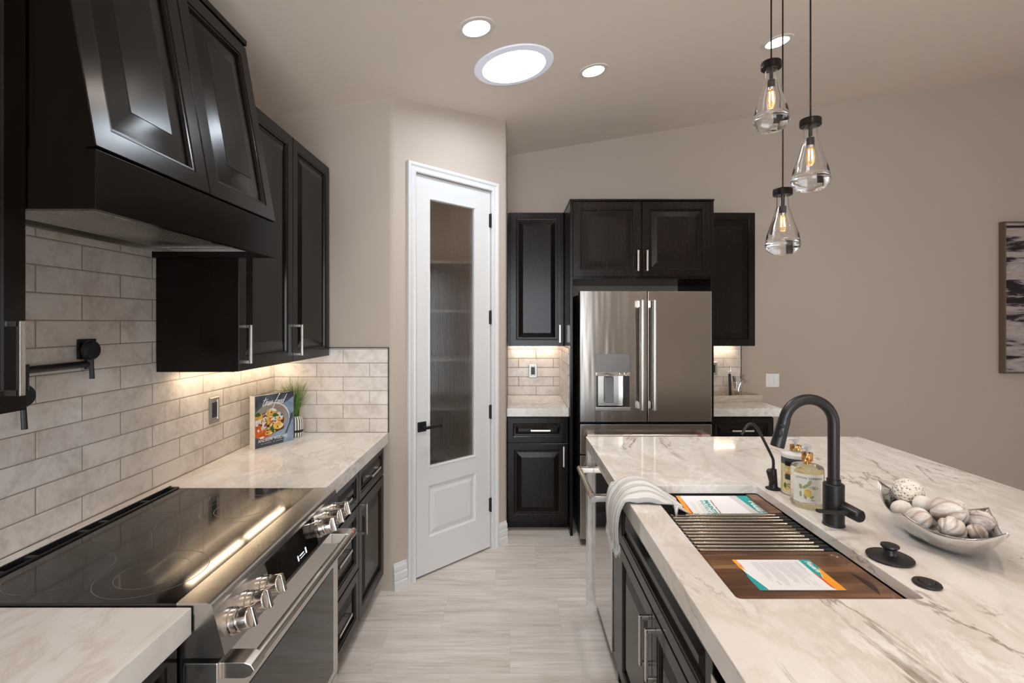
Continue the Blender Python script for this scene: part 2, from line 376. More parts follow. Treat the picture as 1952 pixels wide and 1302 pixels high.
def thing(name, label, cat, loc=(0, 0, 0), rz=0.0, group=None, rot=None):
    o = bpy.data.objects.new(name, None); C.objects.link(o); o.empty_display_size = 0.1
    o.location = loc; o.rotation_euler = rot if rot else (0, 0, rz)
    return tag(o, label, cat, group)
def struct(name, bm, m, **kw):
    o = obj(name, bm, m, **kw); o['kind'] = 'structure'; return o
def sempty(name, loc, rz=0):
    o = bpy.data.objects.new(name, None); C.objects.link(o); o.location = loc; o.rotation_euler = (0, 0, rz); o['kind'] = 'structure'; return o
def text_bm(s, size=0.02, shear=0.0, align='LEFT', ext=0.0001, spacing=1.0, wid=1.0, bold=0.0):
    cu = bpy.data.curves.new('lettering', 'FONT'); cu.body = s; cu.size = size; cu.shear = shear; cu.align_x = align
    cu.extrude = ext; cu.offset = bold; cu.resolution_u = 3; cu.space_character = spacing
    o = bpy.data.objects.new('lettering', cu); C.objects.link(o); bpy.context.view_layer.update()
    dg = bpy.context.evaluated_depsgraph_get(); me = bpy.data.meshes.new_from_object(o.evaluated_get(dg))
    bm = bmesh.new(); bm.from_mesh(me); bpy.data.meshes.remove(me); bpy.data.objects.remove(o); bpy.data.curves.remove(cu)
    if wid != 1.0: bmesh.ops.scale(bm, vec=(wid, 1, 1), verts=bm.verts)
    return bm
def warp(bm, fn):
    for v in bm.verts: v.co = Vector(fn(v.co))
    return bm

# ------------------------------------------------------------------ room shell
WL, YB, YE = -1.37, 4.27, 2.82          # left wall, back wall, end wall of the left run
XR, YF = 6.3, -4.0
AX, AY, LD = -0.688, 2.82, 0.904
BX, BY = -0.04, 3.45
RZD = math.atan2(BY-AY, BX-AX)
def zc(x, y): return 2.853 + 0.16*x + 0.035*y

bm = B(); box(bm, WL-0.1, XR+0.1, YF-0.1, YB+0.1, -0.06, 0.0); struct('floor', bm, M['floor'])
cans = [(-0.165, 2.264), (0.48, 2.893), (1.57, 2.90), (-0.2, 0.9), (1.0, 0.7), (2.2, 0.9), (-0.2, -0.9), (1.2, -1.2), (2.9, -1.0)]  # downlights after the visible ones are added to brighten the room
skyl = (0.01, 2.68)
bm = B()
def ring2d(cx, cy, r, n):
    vs = [bm.verts.new((cx + r*math.cos(2*PI*k/n), cy + r*math.sin(2*PI*k/n), 0)) for k in range(n)]
    for k in range(n): bm.edges.new((vs[k], vs[(k+1) % n]))
cs = [bm.verts.new(p) for p in ((WL-0.1, YF-0.1, 0), (XR+0.1, YF-0.1, 0), (XR+0.1, YB+0.1, 0), (WL-0.1, YB+0.1, 0))]
for k in range(4): bm.edges.new((cs[k], cs[(k+1) % 4]))
for (x, y) in cans: ring2d(x, y, 0.070, 28)
ring2d(*skyl, 0.185, 48)
bmesh.ops.triangle_fill(bm, edges=list(bm.edges), use_beauty=True)
for v in bm.verts: v.co.z = zc(v.co.x, v.co.y)
res = bmesh.ops.extrude_face_region(bm, geom=list(bm.faces))
for g in res['geom']:
    if isinstance(g, bmesh.types.BMVert): g.co.z += 0.03
struct('ceiling', bm, M['ceil'], smooth=False)

def wall_strip(bm, path, off, hole=None):
    """upright wall along plan points, thickness off to the left of the path; hole=(i, z) opens segment i up to z"""
    n = len(path); back = []
    for i in range(n):
        a = Vector(path[max(i-1, 0)]); b = Vector(path[min(i+1, n-1)]); d = (b-a).normalized()
        back.append((path[i][0] - d.y*off, path[i][1] + d.x*off))
    for i in range(n-1):
        z0 = hole[1] if hole and i == hole[0] else 0.0
        p, q, pb, qb = path[i], path[i+1], back[i], back[i+1]
        def V(a, z): return bm.verts.new((a[0], a[1], zc(*a)+0.02 if z is None else z))
        c = [V(p, z0), V(q, z0), V(q, None), V(p, None), V(pb, z0), V(qb, z0), V(qb, None), V(pb, None)]
        for f in ((0, 1, 2, 3), (5, 4, 7, 6), (4, 5, 1, 0), (3, 2, 6, 7), (4, 0, 3, 7), (1, 5, 6, 2)): bm.faces.new([c[k] for k in f])
def wall_plain(name, path, off=0.1):
    bm = B(); wall_strip(bm, path, off); bmesh.ops.remove_doubles(bm, verts=bm.verts, dist=1e-5); return struct(name, bm, M['wall'], angle=30)
wall_left = wall_plain('wall_left', [(WL, YF-0.1), (WL, YB+0.1)])
wall_back = wall_plain('wall_back', [(WL, YB), (XR+0.1, YB)])
RY0, RY1 = -0.8, -3.4
bm = B(); wall_strip(bm, [(XR, YB), (XR, RY0), (XR, RY1), (XR, YF)], 0.1, hole=(1, 2.45)); bmesh.ops.remove_doubles(bm, verts=bm.verts, dist=1e-5); struct('wall_right', bm, M['wall'])
win = sempty('fill_window', (XR+0.05, (RY0+RY1)/2, 0))  # added out-of-view window that goes with the right-hand fill light
bm = B()
for y in (-1.265, 0.0, 1.265): box(bm, -0.03, 0.03, y-0.035, y+0.035, 0, 2.45)
box(bm, -0.03, 0.03, -1.3, 1.3, 0, 0.08); box(bm, -0.03, 0.03, -1.3, 1.3, 2.37, 2.45); obj('window_frame', bm, M['white'], win)
bm = B(); box(bm, -0.004, 0.004, -1.28, 1.28, 0.07, 2.38); obj('pane', bm, M['glass'], win)
# end wall + bullnosed corner + diagonal with the door opening + bullnosed corner + return
d0 = Vector((1, 0)); d1 = Vector((BX-AX, BY-AY)).normalized(); d2 = Vector((0, 1)); A2, B2 = Vector((AX, AY)), Vector((BX, BY))
def corner(P, da, db, r=0.022):
    pts = []
    for k in range(7):
        t = k/6; p0 = P - da*r; p2 = P + db*r
        pts.append(tuple((1-t)**2*p0 + 2*t*(1-t)*P + t*t*p2))
    return pts
def on_d(s): return tuple(A2 + d1*s)
S0, S1, HZ = 0.140, 0.763, 2.448
path = [(WL, YE)] + corner(A2, d0, d1) + [on_d(S0), on_d(S1)] + corner(B2, d1, d2) + [(BX, YB)]
bm = B(); wall_strip(bm, path, 0.11, hole=(8, HZ)); bmesh.ops.remove_doubles(bm, verts=bm.verts, dist=1e-5)
wall_end = struct('wall_pantry', bm, M['wall'], angle=40)
# wall behind the camera with a wide glazed opening
WX0, WX1, WZ1 = -1.35, 1.45, 2.66
bm = B(); wall_strip(bm, [(XR, YF), (WX1, YF), (WX0, YF), (WL, YF)], 0.1, hole=(1, WZ1)); struct('wall_front', bm, M['wall'])
win = sempty('window_1', ((WX0+WX1)/2, YF-0.05, 0))
bm = B()
for x in (-1.365, -0.7, 0.0, 0.7, 1.365): box(bm, x-0.035, x+0.035, -0.03, 0.03, 0, WZ1)
box(bm, -1.4, 1.4, -0.03, 0.03, 0, 0.08); box(bm, -1.4, 1.4, -0.03, 0.03, WZ1-0.08, WZ1); obj('window_frame', bm, M['white'], win)
bm = B(); box(bm, -1.38, 1.38, -0.004, 0.004, 0.07, WZ1-0.07); obj('pane', bm, M['glass'], win)

# tiled splashbacks belong to their walls
def tile_part(name, bm, m, parent): return obj(name, bm, m, parent, smooth=False)
TL = m_tile('subway_tile_left', 1, (1.39975, 0.914)); TE = m_tile('subway_tile_end', 0, (-1.27375, 0.914))
TBL = m_tile('subway_tile_back', 0, (0.05725, 0.914)); TBR = m_tile('subway_tile_back_right', 0, (1.836, 0.914)); TS = m_tile('subway_tile_side', 1, (3.9, 0.914))
bm = B(); prism(bm, [(0.1, 0.914), (YE, 0.914), (YE, 1.40), (1.873, 1.40), (1.873, 1.90), (1.05, 1.90), (1.05, 1.40), (0.1, 1.40)], WL, WL+0.009, 'x'); tile_part('tile_splashback', bm, TL, wall_left)
bm = B(); box(bm, WL, -0.712, YE-0.009, YE, 0.914, 1.397); tile_part('tile_splashback', bm, TE, wall_end)
bm = B(); box(bm, WL, -0.707, YE-0.011, YE, 1.397, 1.402); box(bm, -0.712, -0.707, YE-0.011, YE, 0.914, 1.402); obj('tile_edge_strip', bm, M['black'], wall_end)
bm = B(); box(bm, BX+0.004, 0.418, YB-0.009, YB, 0.914, 1.38); tile_part('tile_splashback', bm, TBL, wall_back)
bm = B(); box(bm, 1.462, 1.99, YB-0.009, YB, 0.914, 1.38); tile_part('tile_splashback', bm, TBR, wall_back)
bm = B(); box(bm, 1.99, 1.996, YB-0.011, YB, 0.914, 1.38); obj('tile_edge_strip', bm, M['black'], wall_back)
bm = B(); box(bm, BX, BX+0.004, YB-0.011, YB, 0.914, 1.355); obj('tile_edge_strip', bm, M['black'], wall_back)

# door casing, baseboards, pantry door
def bb_bm(s0, s1):
    bm = B(); prism(bm, [(0, 0), (-0.019, 0), (-0.019, 0.045), (-0.012, 0.053), (-0.016, 0.060), (-0.016, 0.095), (-0.009, 0.103), (-0.013, 0.110), (-0.012, 0.130), (-0.006, 0.140), (-0.004, 0.150), (0, 0.152)], s0, s1, 'x'); return bm
for nm, s0, s1 in (('baseboard_left', 0.004, 0.092), ('baseboard_right', 0.820, 0.902)):
    o = struct(nm, bb_bm(s0, s1), M['white'], angle=18); o.location = (AX, AY, 0); o.rotation_euler = (0, 0, RZD)
o = None
bm = B(); prof = [(0, 0), (0, -0.016), (0.008, -0.019), (0.03, -0.017), (0.044, -0.012), (0.055, -0.011), (0.057, 0)]
x0, x1, zt = 0.151, 0.760, 2.442
def casing_ring(bm, prof):
    rows = []
    for a, y in prof:
        rows.append([bm.verts.new(p) for p in ((x0-a, y, 0), (x0-a, y, zt+a), (x1+a, y, zt+a), (x1+a, y, 0))])
    for r, q in zip(rows, rows[1:]):
        for k in range(3): bm.faces.new((r[k], r[k+1], q[k+1], q[k]))
    for k in (0, 3): bm.faces.new([r[k] for r in rows])
    return bm
prof = [(0, 0.02), (0, -0.014), (0.006, -0.017), (0.012, -0.013), (0.030, -0.015), (0.040, -0.021), (0.055, -0.021), (0.057, -0.018), (0.057, 0.0)]
o = struct('trim_1', casing_ring(B(), prof), M['white'], angle=20); o.location = (AX, AY, 0); o.rotation_euler = (0, 0, RZD)
bm = B()
box(bm, S0-0.002, x0, 0.0, 0.11, 0, HZ); box(bm, x1, S1+0.002, 0.0, 0.11, 0, HZ); box(bm, S0, S1, 0.0, 0.11, zt, HZ+0.002)
o = struct('trim_2', bm, M['white']); o.location = (AX, AY, 0); o.rotation_euler = (0, 0, RZD)

door = sempty('door_1', (AX, AY, 0), RZD)
dx0, dx1, dz0, dz1, DF, DBk = 0.153, 0.757, 0.012, 2.438, 0.006, 0.041
gx0, gx1, gz0, gz1 = 0.2526, 0.632, 0.650, 2.312
px0, px1, pz0, pz1 = 0.2526, 0.632, 0.225, 0.545
bm = B()
box(bm, dx0, gx0, DF, DBk, dz0, dz1); box(bm, gx1, dx1, DF, DBk, dz0, dz1)
box(bm, gx0, gx1, DF, DBk, gz1, dz1); box(bm, gx0, gx1, DF, DBk, pz1, gz0); box(bm, gx0, gx1, DF, DBk, dz0, pz0)
obj('stile_and_rail_frame', bm, M['white'], door, smooth=False)
def rect_loops(bm, x0, x1, z0, z1, prof, cap=True):
    rings = []
    for ins, y in prof:
        rings.append([bm.verts.new(p) for p in ((x0+ins, y, z0+ins), (x1-ins, y, z0+ins), (x1-ins, y, z1-ins), (x0+ins, y, z1-ins))])
    for a, b in zip(rings, rings[1:]):
        for k in range(4): bm.faces.new((a[k], a[(k+1) % 4], b[(k+1) % 4], b[k]))
    if cap: bm.faces.new(rings[-1])
    return rings
bm = B(); rect_loops(bm, px0, px1, pz0, pz1, [(0, DF), (0.006, DF+0.002), (0.012, DF+0.009), (0.020, DF+0.010), (0.050, DF+0.003)]); obj('raised_panel', bm, M['white'], door, angle=12)
bm = B(); rect_loops(bm, gx0, gx1, gz0, gz1, [(0, DF), (0.004, DF-0.003), (0.010, DF-0.002), (0.014, DF+0.006), (0.014, DF+0.03)], cap=False); obj('glazing_bead', bm, M['white'], door, angle=12)
bm = B(); nr = 28; seg = 8; cols = []
for i in range(nr*seg+1):
    t = i/(nr*seg); x = gx0+0.012 + t*(gx1-gx0-0.024); ph = (i % seg)/seg if i < nr*seg else 0
    yf = DF+0.016 - 0.0028*math.sin(PI*ph)
    cols.append([bm.verts.new((x, yf, gz0+0.012)), bm.verts.new((x, yf, gz1-0.012)), bm.verts.new((x, DF+0.021, gz1-0.012)), bm.verts.new((x, DF+0.021, gz0+0.012))])
for a, b in zip(cols, cols[1:]):
    for k in range(4): bm.faces.new((a[k], b[k], b[(k+1) % 4], a[(k+1) % 4]))
bm.faces.new(cols[0]); bm.faces.new(cols[-1])
obj('reeded_glass_pane', bm, M['reed'], door, angle=50, weighted=False)
hd = B(); box(hd, 0.172, 0.232, DF-0.008, DF, 0.884, 0.944, 0.002); box(hd, 0.194, 0.210, DF-0.05, DF-0.006, 0.906, 0.922, 0.003)
hd = obj('door_handle', hd, M['black'], door)
bm = B(); box(bm, 0.196, 0.315, DF-0.062, DF-0.046, 0.905, 0.923, 0.004); obj('lever', bm, M['black'], hd)
for z in (0.30, 0.935, 1.58, 2.24):
    bm = B(); tube(bm, [(dx1+0.001, DF-0.006, z-0.048), (dx1+0.001, DF-0.006, z+0.048)], 0.007, 10); box(bm, dx1-0.011, dx1, DF-0.0015, DF+0.002, z-0.045, z+0.045); obj('hinge', bm, M['black'], door)
# pantry behind the door
for i, z in enumerate((0.475, 0.865, 1.256, 1.645, 2.035)):
    bm = B(); box(bm, WL+0.002, BX-0.114, 3.88, YB-0.002, z-0.02, z, 0.001)
    tag(obj('pantry_shelf', bm, M['shelf']), ['lowest', 'second lowest', 'middle', 'second highest', 'highest'][i] + ' white pantry shelf behind the reeded glass door', 'shelf', 'pantry shelves')
for i, z in enumerate((0.475, 0.865, 1.256, 1.645, 2.035)): pass
lt = thing('pantry_fill_light', 'small round added fill lamp brightening the pantry behind the reeded glass', 'ceiling light', (-0.7, 3.6, 2.70))  # added lamp so the pantry is not dark behind the glass
bm = B(); lathe(bm, [(0, 0.13), (0.09, 0.13), (0.09, 0.0), (0.08, -0.01)]); obj('lamp_body', bm, M['trimring'], lt)
bm = B(); lathe(bm, [(0.079, -0.008), (0.05, -0.02), (0, -0.024)]); obj('lens', bm, mat('pantry_fill_lens', (0.9,)*3, 0.4, emit=(1.0, 0.82, 0.62), es=13.0), lt)

# ------------------------------------------------------------------ cabinet building
def front_bm(x0, x1, z0, z1, frame=0.057, t=0.02, raise_w=0.036):
    bm = B(); w = x1-x0; h = z1-z0; frame = min(frame, 0.30*min(w, h)); rw = min(raise_w, 0.5*min(w, h)-frame-0.022)
    pr = [(0, 0.0), (0, -t+0.002), (0.002, -t), (frame-0.010, -t), (frame-0.006, -t+0.003), (frame-0.001, -t+0.0035), (frame+0.002, -t+0.012), (frame+0.010, -t+0.0125)]
    if rw > 0.006: pr += [(frame+0.010+rw, -t+0.003), (frame+0.0115+rw, -t+0.0022)]
    rings = rect_loops(bm, x0, x1, z0, z1, pr); bm.faces.new(rings[0][::-1]); return bm
def pull_bm(L, horiz=False, proj=0.032):
    bm = B(); h = L/2
    if horiz:
        box(bm, -h, h, -proj, -proj+0.009, -0.006, 0.006, 0.0012)
        for s in (-1, 1): box(bm, s*(h-0.006)-0.006, s*(h-0.006)+0.006, -proj+0.004, 0, -0.006, 0.006, 0.001)
    else:
        box(bm, -0.006, 0.006, -proj, -proj+0.009, -h, h, 0.0012)
        for s in (-1, 1): box(bm, -0.006, 0.006, -proj+0.004, 0, s*(h-0.006)-0.006, s*(h-0.006)+0.006, 0.001)
    return bm
def add_front(root, kind, x0, x1, z0, z1, hx=None, hz=None, L=0.15, horiz=False, frame=0.057, handle=True, y=0.0):
    g = 0.0015
    d = obj(kind, front_bm(x0+g, x1-g, z0+g, z1-g, frame), M['wood'], root, angle=8, loc=(0, y, 0))
    if handle: obj('handle', pull_bm(L, horiz), M['nickel'], d, loc=(hx, -0.02 if not horiz else -0.0135, hz))
    return d
def base_cabinet(label, loc, rz, w, depth, fronts, solid=True, toe=True, group=None, top=0.853):
    r = thing('base_cabinet', label, 'cabinet', loc, rz, group)
    bm = B()
    if solid: box(bm, 0, w, 0, depth, 0.10, top)
    else:
        box(bm, 0, 0.018, 0, depth, 0.10, top); box(bm, w-0.018, w, 0, depth, 0.10, top)
        box(bm, 0.018, w-0.018, 0, depth, 0.10, 0.118); box(bm, 0.018, w-0.018, depth-0.012, depth, 0.118, top)
        box(bm, 0.018, w-0.018, 0, 0.012, 0.118, 0.60)
    obj('carcass', bm, M['wood'], r, smooth=False)
    bm = B(); box(bm, 0, w, 0.055, 0.07, 0, 0.10); obj('toe_kick', bm, M['wood'], r)
    for f in fronts: add_front(r, **f)
    return r
def F(kind, x0, x1, z0, z1, **k): return dict(kind=kind, x0=x0, x1=x1, z0=z0, z1=z1, **k)

RL = PI/2; RI = -PI/2; XC = -0.755
DPT = XC - WL - 0.012
base_cabinet('dark three-drawer base cabinet right beside the far end of the range', (XC, 1.856, 0), RL, 0.494, DPT, [
    F('drawer', 0, 0.494, 0.677, 0.845, hx=0.247, hz=0.76, horiz=True, L=0.16, frame=0.042),
    F('drawer', 0, 0.494, 0.367, 0.672, hx=0.247, hz=0.53, horiz=True, L=0.16, frame=0.05),
    F('drawer', 0, 0.494, 0.105, 0.362, hx=0.247, hz=0.245, horiz=True, L=0.16, frame=0.05)])
base_cabinet('dark base cabinet with one drawer over one door against the pantry wall', (XC, 2.351, 0), RL, 0.455, DPT, [
    F('drawer', 0, 0.455, 0.677, 0.845, hx=0.228, hz=0.76, horiz=True, L=0.16, frame=0.042),
    F('door', 0, 0.455, 0.105, 0.672, hx=0.03, hz=0.59, L=0.15)])
base_cabinet('dark base cabinet under the near end of the left worktop, in front of the range', (XC, 0.12, 0), RL, 0.960, DPT, [
    F('drawer', 0, 0.478, 0.677, 0.845, hx=0.24, hz=0.76, horiz=True, L=0.16, frame=0.042),
    F('drawer', 0.48, 0.958, 0.677, 0.845, hx=0.72, hz=0.76, horiz=True, L=0.16, frame=0.042),
    F('door', 0, 0.478, 0.105, 0.672, hx=0.44, hz=0.59), F('door', 0.48, 0.958, 0.105, 0.672, hx=0.52, hz=0.59)])
# left worktop: one slab running behind the range
bm = B(); XW = WL+0.010; XF = -0.709
prism(bm, [(XW, 0.10), (XF, 0.10), (XF, 1.0845), (-1.293, 1.0845), (-1.293, 1.852), (XF, 1.852), (XF, YE-0.011), (XW, YE-0.011)], 0.854, 0.914, 'z', bev=0.002)
tag(obj('countertop', bm, M['marble2']), 'cream veined stone worktop along the left wall, notched around the range', 'countertop')

# upper cabinets, left wall
def wall_cabinet(name, label, loc, rz, w, depth, h, fronts, lip=True):
    r = thing(name, label, 'cabinet', loc, rz); bm = B(); box(bm, 0, w, 0, depth, 0, h); obj('carcass', bm, M['wood'], r, smooth=False)
    for f in fronts: add_front(r, **f)
    return r
UZ, UH = 1.355, 1.075; XU = -1.065
UDL = XU - WL - 0.011
wall_cabinet('wall_cabinet', 'tall dark double-door wall cabinet beyond the hood, above the cookbook', (XU, 1.873, UZ), RL, 0.929, UDL, UH, [
    F('door', 0, 0.464, 0.0, UH, hx=0.036, hz=0.105, L=0.15), F('door', 0.465, 0.929, 0.0, UH, hx=0.501-0.0, hz=0.105, L=0.15)])
wall_cabinet('wall_cabinet', 'dark wall cabinet at near left, on the camera side of the hood', (XU, 0.25, UZ), RL, 0.806, UDL, UH, [
    F('door', 0, 0.402, 0.0, UH, hx=0.366, hz=0.105), F('door', 0.403, 0.806, 0.0, UH, hx=0.765, hz=0.115, L=0.155)])

# ------------------------------------------------------------------ range hood
hood = thing('range_hood', 'dark wooden range hood with two slanted raised-panel doors above the cooktop', 'range hood', (WL+0.010, 1.059, 1.79), RL)
hw = 0.811; D0 = 0.460                        # local y=0 at wall, front towards -y
bm = B()
box(bm, 0, hw, -D0, -D0+0.02, 0, 0.130, 0.001); box(bm, 0, 0.02, -D0+0.02, -0.0, 0, 0.130); box(bm, hw-0.02, hw, -D0+0.02, 0, 0, 0.130)
obj('lower_band', bm, M['wood'], hood)
sl = 0.172; zb, ztp = 0.130, 0.815
bm = B(); prism(bm, [(0, zb+0.001), (-D0+0.022, zb+0.001), (-D0+0.022+sl*(ztp-zb), ztp), (0, ztp)], 0.004, hw-0.004, 'x'); obj('tapered_body', bm, M['wood'], hood, smooth=False)
tilt = math.atan(sl); LH = (ztp-zb)/math.cos(tilt)
for a, b in ((0.002, hw/2-0.0015), (hw/2+0.0015, hw-0.002)):
    bm = front_bm(a, b, 0.004, LH-0.018, 0.060, 0.022, 0.058)
    obj('slanted_door', bm, M['wood'], hood, loc=(0, -D0+0.022, zb), rot=(-tilt, 0, 0), angle=14)
bm = B(); yt = -D0+0.022+sl*(ztp-zb); box(bm, -0.001, hw+0.001, yt-0.028, 0, ztp-0.008, ztp+0.014, 0.003); obj('top_lip', bm, M['wood'], hood)
ins = obj('vent_insert', box(B(), 0.045, hw-0.045, -D0+0.075, -0.03, 0.045, 0.06), M['steel'], hood)
bm = B(); box(bm, 0.03, hw-0.03, -D0+0.055, -D0+0.062, 0.012, 0.06); box(bm, 0.03, hw-0.03, -0.022, -0.015, 0.02, 0.06); box(bm, 0.03, 0.037, -D0+0.06, -0.02, 0.02, 0.06); box(bm, hw-0.037, hw-0.03, -D0+0.06, -0.02, 0.02, 0.06); obj('insert_rim', bm, M['steel'], ins)
bm = B()
for k in range(17): box(bm, 0.05+0.006, hw-0.05, -0.36+k*0.018, -0.36+k*0.018+0.010, 0.030, 0.045, 0.002)
obj('baffle_filter', bm, M['steel'], ins)
for k in range(5): obj('control_button', box(B(), 0.50+k*0.024, 0.516+k*0.024, -0.385, -0.373, 0.026, 0.046, 0.002), M['chrome'], ins)
for x in (0.2, 0.6): obj('filter_latch', box(B(), x, x+0.05, -0.345, -0.335, 0.026, 0.032, 0.002), M['chrome'], ins)

# ------------------------------------------------------------------ under-cabinet LED bars
def led_bar(label, loc, rz, L):
    r = thing('under_cabinet_light', label, 'light', loc, rz, 'under-cabinet LED bars')
    obj('housing', box(B(), 0, L, -0.019, 0.019, -0.006, 0, 0.001), M['trimring'], r)
    for a, b in ((0.006, L/2-0.02), (L/2+0.02, L-0.006)): obj('lens', box(B(), a, b, -0.016, 0.016, -0.008, -0.0055, 0.001), M['led'], r)
led_bar('glowing warm LED bar under the wall cabinet above the cookbook', (-1.300, 1.965, UZ), RL, 0.82)
led_bar('glowing warm LED bar under the wall cabinet left of the fridge', (0.0, 4.215, UZ), 0, 0.38)
led_bar('glowing warm LED bar under the wall cabinet right of the fridge', (1.50, 4.215, UZ), 0, 0.42)

# ------------------------------------------------------------------ range
rg = thing('range', 'stainless slide-in electric range with black glass cooktop and six front knobs', 'range', (XC, 1.088, 0), RL)
RW = 0.762
obj('body', box(B(), 0.002, RW-0.002, -0.02, 0.53, 0.09, 0.905), M['steel'], rg)
obj('plinth', box(B(), 0.01, RW-0.01, 0.03, 0.045, 0, 0.09), M['black'], rg)
ct = obj('glass_cooktop', box(B(), 0.0, RW, -0.010, 0.502, 0.905, 0.920, 0.002), M['blackglass'], rg)
def ring_bm(cx, cy, r, wd=0.0016, n=64):
    bm = B(); a = [bm.verts.new((cx+(r-wd)*math.cos(2*PI*k/n), cy+(r-wd)*math.sin(2*PI*k/n), 0.9203)) for k in range(n)]
    b = [bm.verts.new((cx+r*math.cos(2*PI*k/n), cy+r*math.sin(2*PI*k/n), 0.9203)) for k in range(n)]
    for k in range(n): bm.faces.new((a[k], a[(k+1) % n], b[(k+1) % n], b[k]))
    return bm
for cx, cy, rr in ((0.136, 0.140, (0.120, 0.080)), (0.140, 0.375, (0.108,)), (0.375, 0.400, (0.075,)), (0.560, 0.150, (0.125, 0.085)), (0.610, 0.390, (0.085,))):
    for r_ in rr: obj('burner_ring', ring_bm(cx, cy, r_), M['ring'], ct)
bm = B()
prism(bm, [(-0.010, 0.895), (-0.010, 0.921), (-0.078, 0.921), (-0.087, 0.917), (-0.091, 0.908), (-0.091, 0.895)], 0, RW, 'x'); obj('front_rail', bm, M['steel'], rg)
bm = B(); prism(bm, [(-0.02, 0.905), (-0.089, 0.909), (-0.1165, 0.803), (-0.105, 0.798), (-0.02, 0.798)], 0.0012, RW-0.0012, 'x'); cp = obj('control_panel', bm, M['steel'], rg)
tp = math.atan2(0.0275, 0.106)                # lean of the panel
def on_panel(x, s, out=0.0):                 # s = 0 top .. 1 bottom along the panel face
    y = -0.089 - 0.0275*s; z = 0.909 - 0.106*s
    return Vector((x, y - out*math.cos(tp), z + out*math.sin(tp)))
bm = B()
P = [on_panel(x, s, o) for (x, s) in ((0.225, 0.10), (0.545, 0.10), (0.53, 0.92), (0.24, 0.92)) for o in (0.0, 0.0015)]
for f in ((0, 2, 4, 6), (1, 3, 5, 7), (0, 1, 3, 2), (2, 3, 5, 4), (4, 5, 7, 6), (6, 7, 1, 0)):
    vs = [bm.verts.new(P[k]) for k in f]; bm.faces.new(vs)
bmesh.ops.remove_doubles(bm, verts=bm.verts, dist=1e-6); dp = obj('touch_display', bm, M['blackglass'], cp)
def mark(x0_, x1_, s0, s1):
    bm = B(); poly(bm, [on_panel(x0_, s0, 0.0019), on_panel(x1_, s0, 0.0019), on_panel(x1_, s1, 0.0019), on_panel(x0_, s1, 0.0019)]); obj('display_mark', bm, M['display'], dp)
mark(0.386, 0.393, 0.66, 0.80); mark(0.400, 0.430, 0.69, 0.72); mark(0.400, 0.434, 0.77, 0.785); mark(0.440, 0.448, 0.64, 0.80)
for x in (0.050, 0.122, 0.194, RW-0.194, RW-0.122, RW-0.050):
    kb = B(); R0 = Matrix.Rotation(PI/2 - tp, 4, 'X')
    lathe(kb, [(0.0, 0), (0.031, 0), (0.031, 0.006), (0.028, 0.008), (0.027, 0.020), (0.024, 0.022), (0.0235, 0.025), (0.0255, 0.027), (0.025, 0.045), (0.023, 0.048), (0, 0.048)], 28, on_panel(x, 0.55), R0)
    k_ = obj('knob', kb, M['knob'], rg)
    bm = B(); box(bm, -0.007, 0.007, -0.024, 0.024, 0.040, 0.058, 0.004); bmesh.ops.transform(bm, matrix=Matrix.Translation(on_panel(x, 0.55)) @ R0, verts=bm.verts); obj('grip', bm, M['knob'], k_)
od = obj('oven_door', box(B(), 0.003, RW-0.003, -0.0994, -0.022, 0.235, 0.785, 0.004), M['steel'], rg)
obj('oven_window', box(B(), 0.055, RW-0.055, -0.101, -0.098, 0.265, 0.645, 0.001), M['ovenglass'], od)
hb = B(); tube(hb, [(0.035, -0.157, 0.758), (RW-0.005, -0.157, 0.758)], 0.0145, 18); hb = obj('door_handle', hb, M['nickel'], od)
for x in (0.018, RW-0.068):
    bm = B(); prism(bm, [(-0.099, 0.740), (-0.099, 0.776), (-0.150, 0.776), (-0.166, 0.770), (-0.174, 0.758), (-0.166, 0.746), (-0.150, 0.740)], x, x+0.05, 'x', bev=0.002); obj('handle_mount', bm, M['nickel'], hb)
bm = B(); tube(bm, [(RW-0.035, -0.157, 0.758), (RW-0.022, -0.157, 0.758)], 0.0152, 18); obj('copper_ring', bm, M['copper'], hb)
obj('warming_drawer', box(B(), 0.003, RW-0.003, -0.097, -0.022, 0.095, 0.228, 0.004), M['steel'], rg)
vt = B(); y0v, y1v = 0.500, 0.536
box(vt, 0.0, RW, y0v, y0v+0.006, 0.905, 0.925, 0.002); box(vt, 0.0, RW, y1v-0.006, y1v, 0.905, 0.929, 0.002)
segs = [0.0, 0.115, 0.20, 0.36, 0.43, 0.60, 0.745]
for x in segs: box(vt, x, x+0.016, y0v+0.004, y1v-0.004, 0.905, 0.926, 0.002)
box(vt, 0, RW, y0v+0.004, y1v-0.004, 0.900, 0.907); obj('rear_vent', vt, M['black'], rg)

# ------------------------------------------------------------------ pot filler and outlets
pf = thing('pot_filler', 'matte black folding pot filler on the tiled wall under the hood', 'faucet', (WL+0.009, 1.562, 1.460))
obj('wall_plate', box(B(), 0, 0.010, -0.032, 0.032, -0.032, 0.032, 0.003), M['black'], pf)
bm = B(); tube(bm, [(0.010, -0.015, 0), (0.030, -0.018, 0)], 0.015); tube(bm, [(0.028, -0.018, 0.018), (0.028, -0.018, -0.062)], 0.0125); obj('valve_body', bm, M['black'], pf)
def lever_knob(y, z, parent):
    bm = B(); lathe(bm, [(0, 0), (0.028, 0.0), (0.031, 0.004), (0.031, 0.012), (0.027, 0.017), (0, 0.019)], 24, (0.026, y, z), Matrix.Rotation(PI/2, 4, 'Y')); k = obj('valve_knob', bm, M['black'], parent)
    bm = B(); tube(bm, [(0.034, y, z-0.02), (0.038, y, z-0.090)], [0.0065, 0.007], 10); obj('lever', bm, M['black'], k)
lever_knob(-0.018, -0.003, pf)
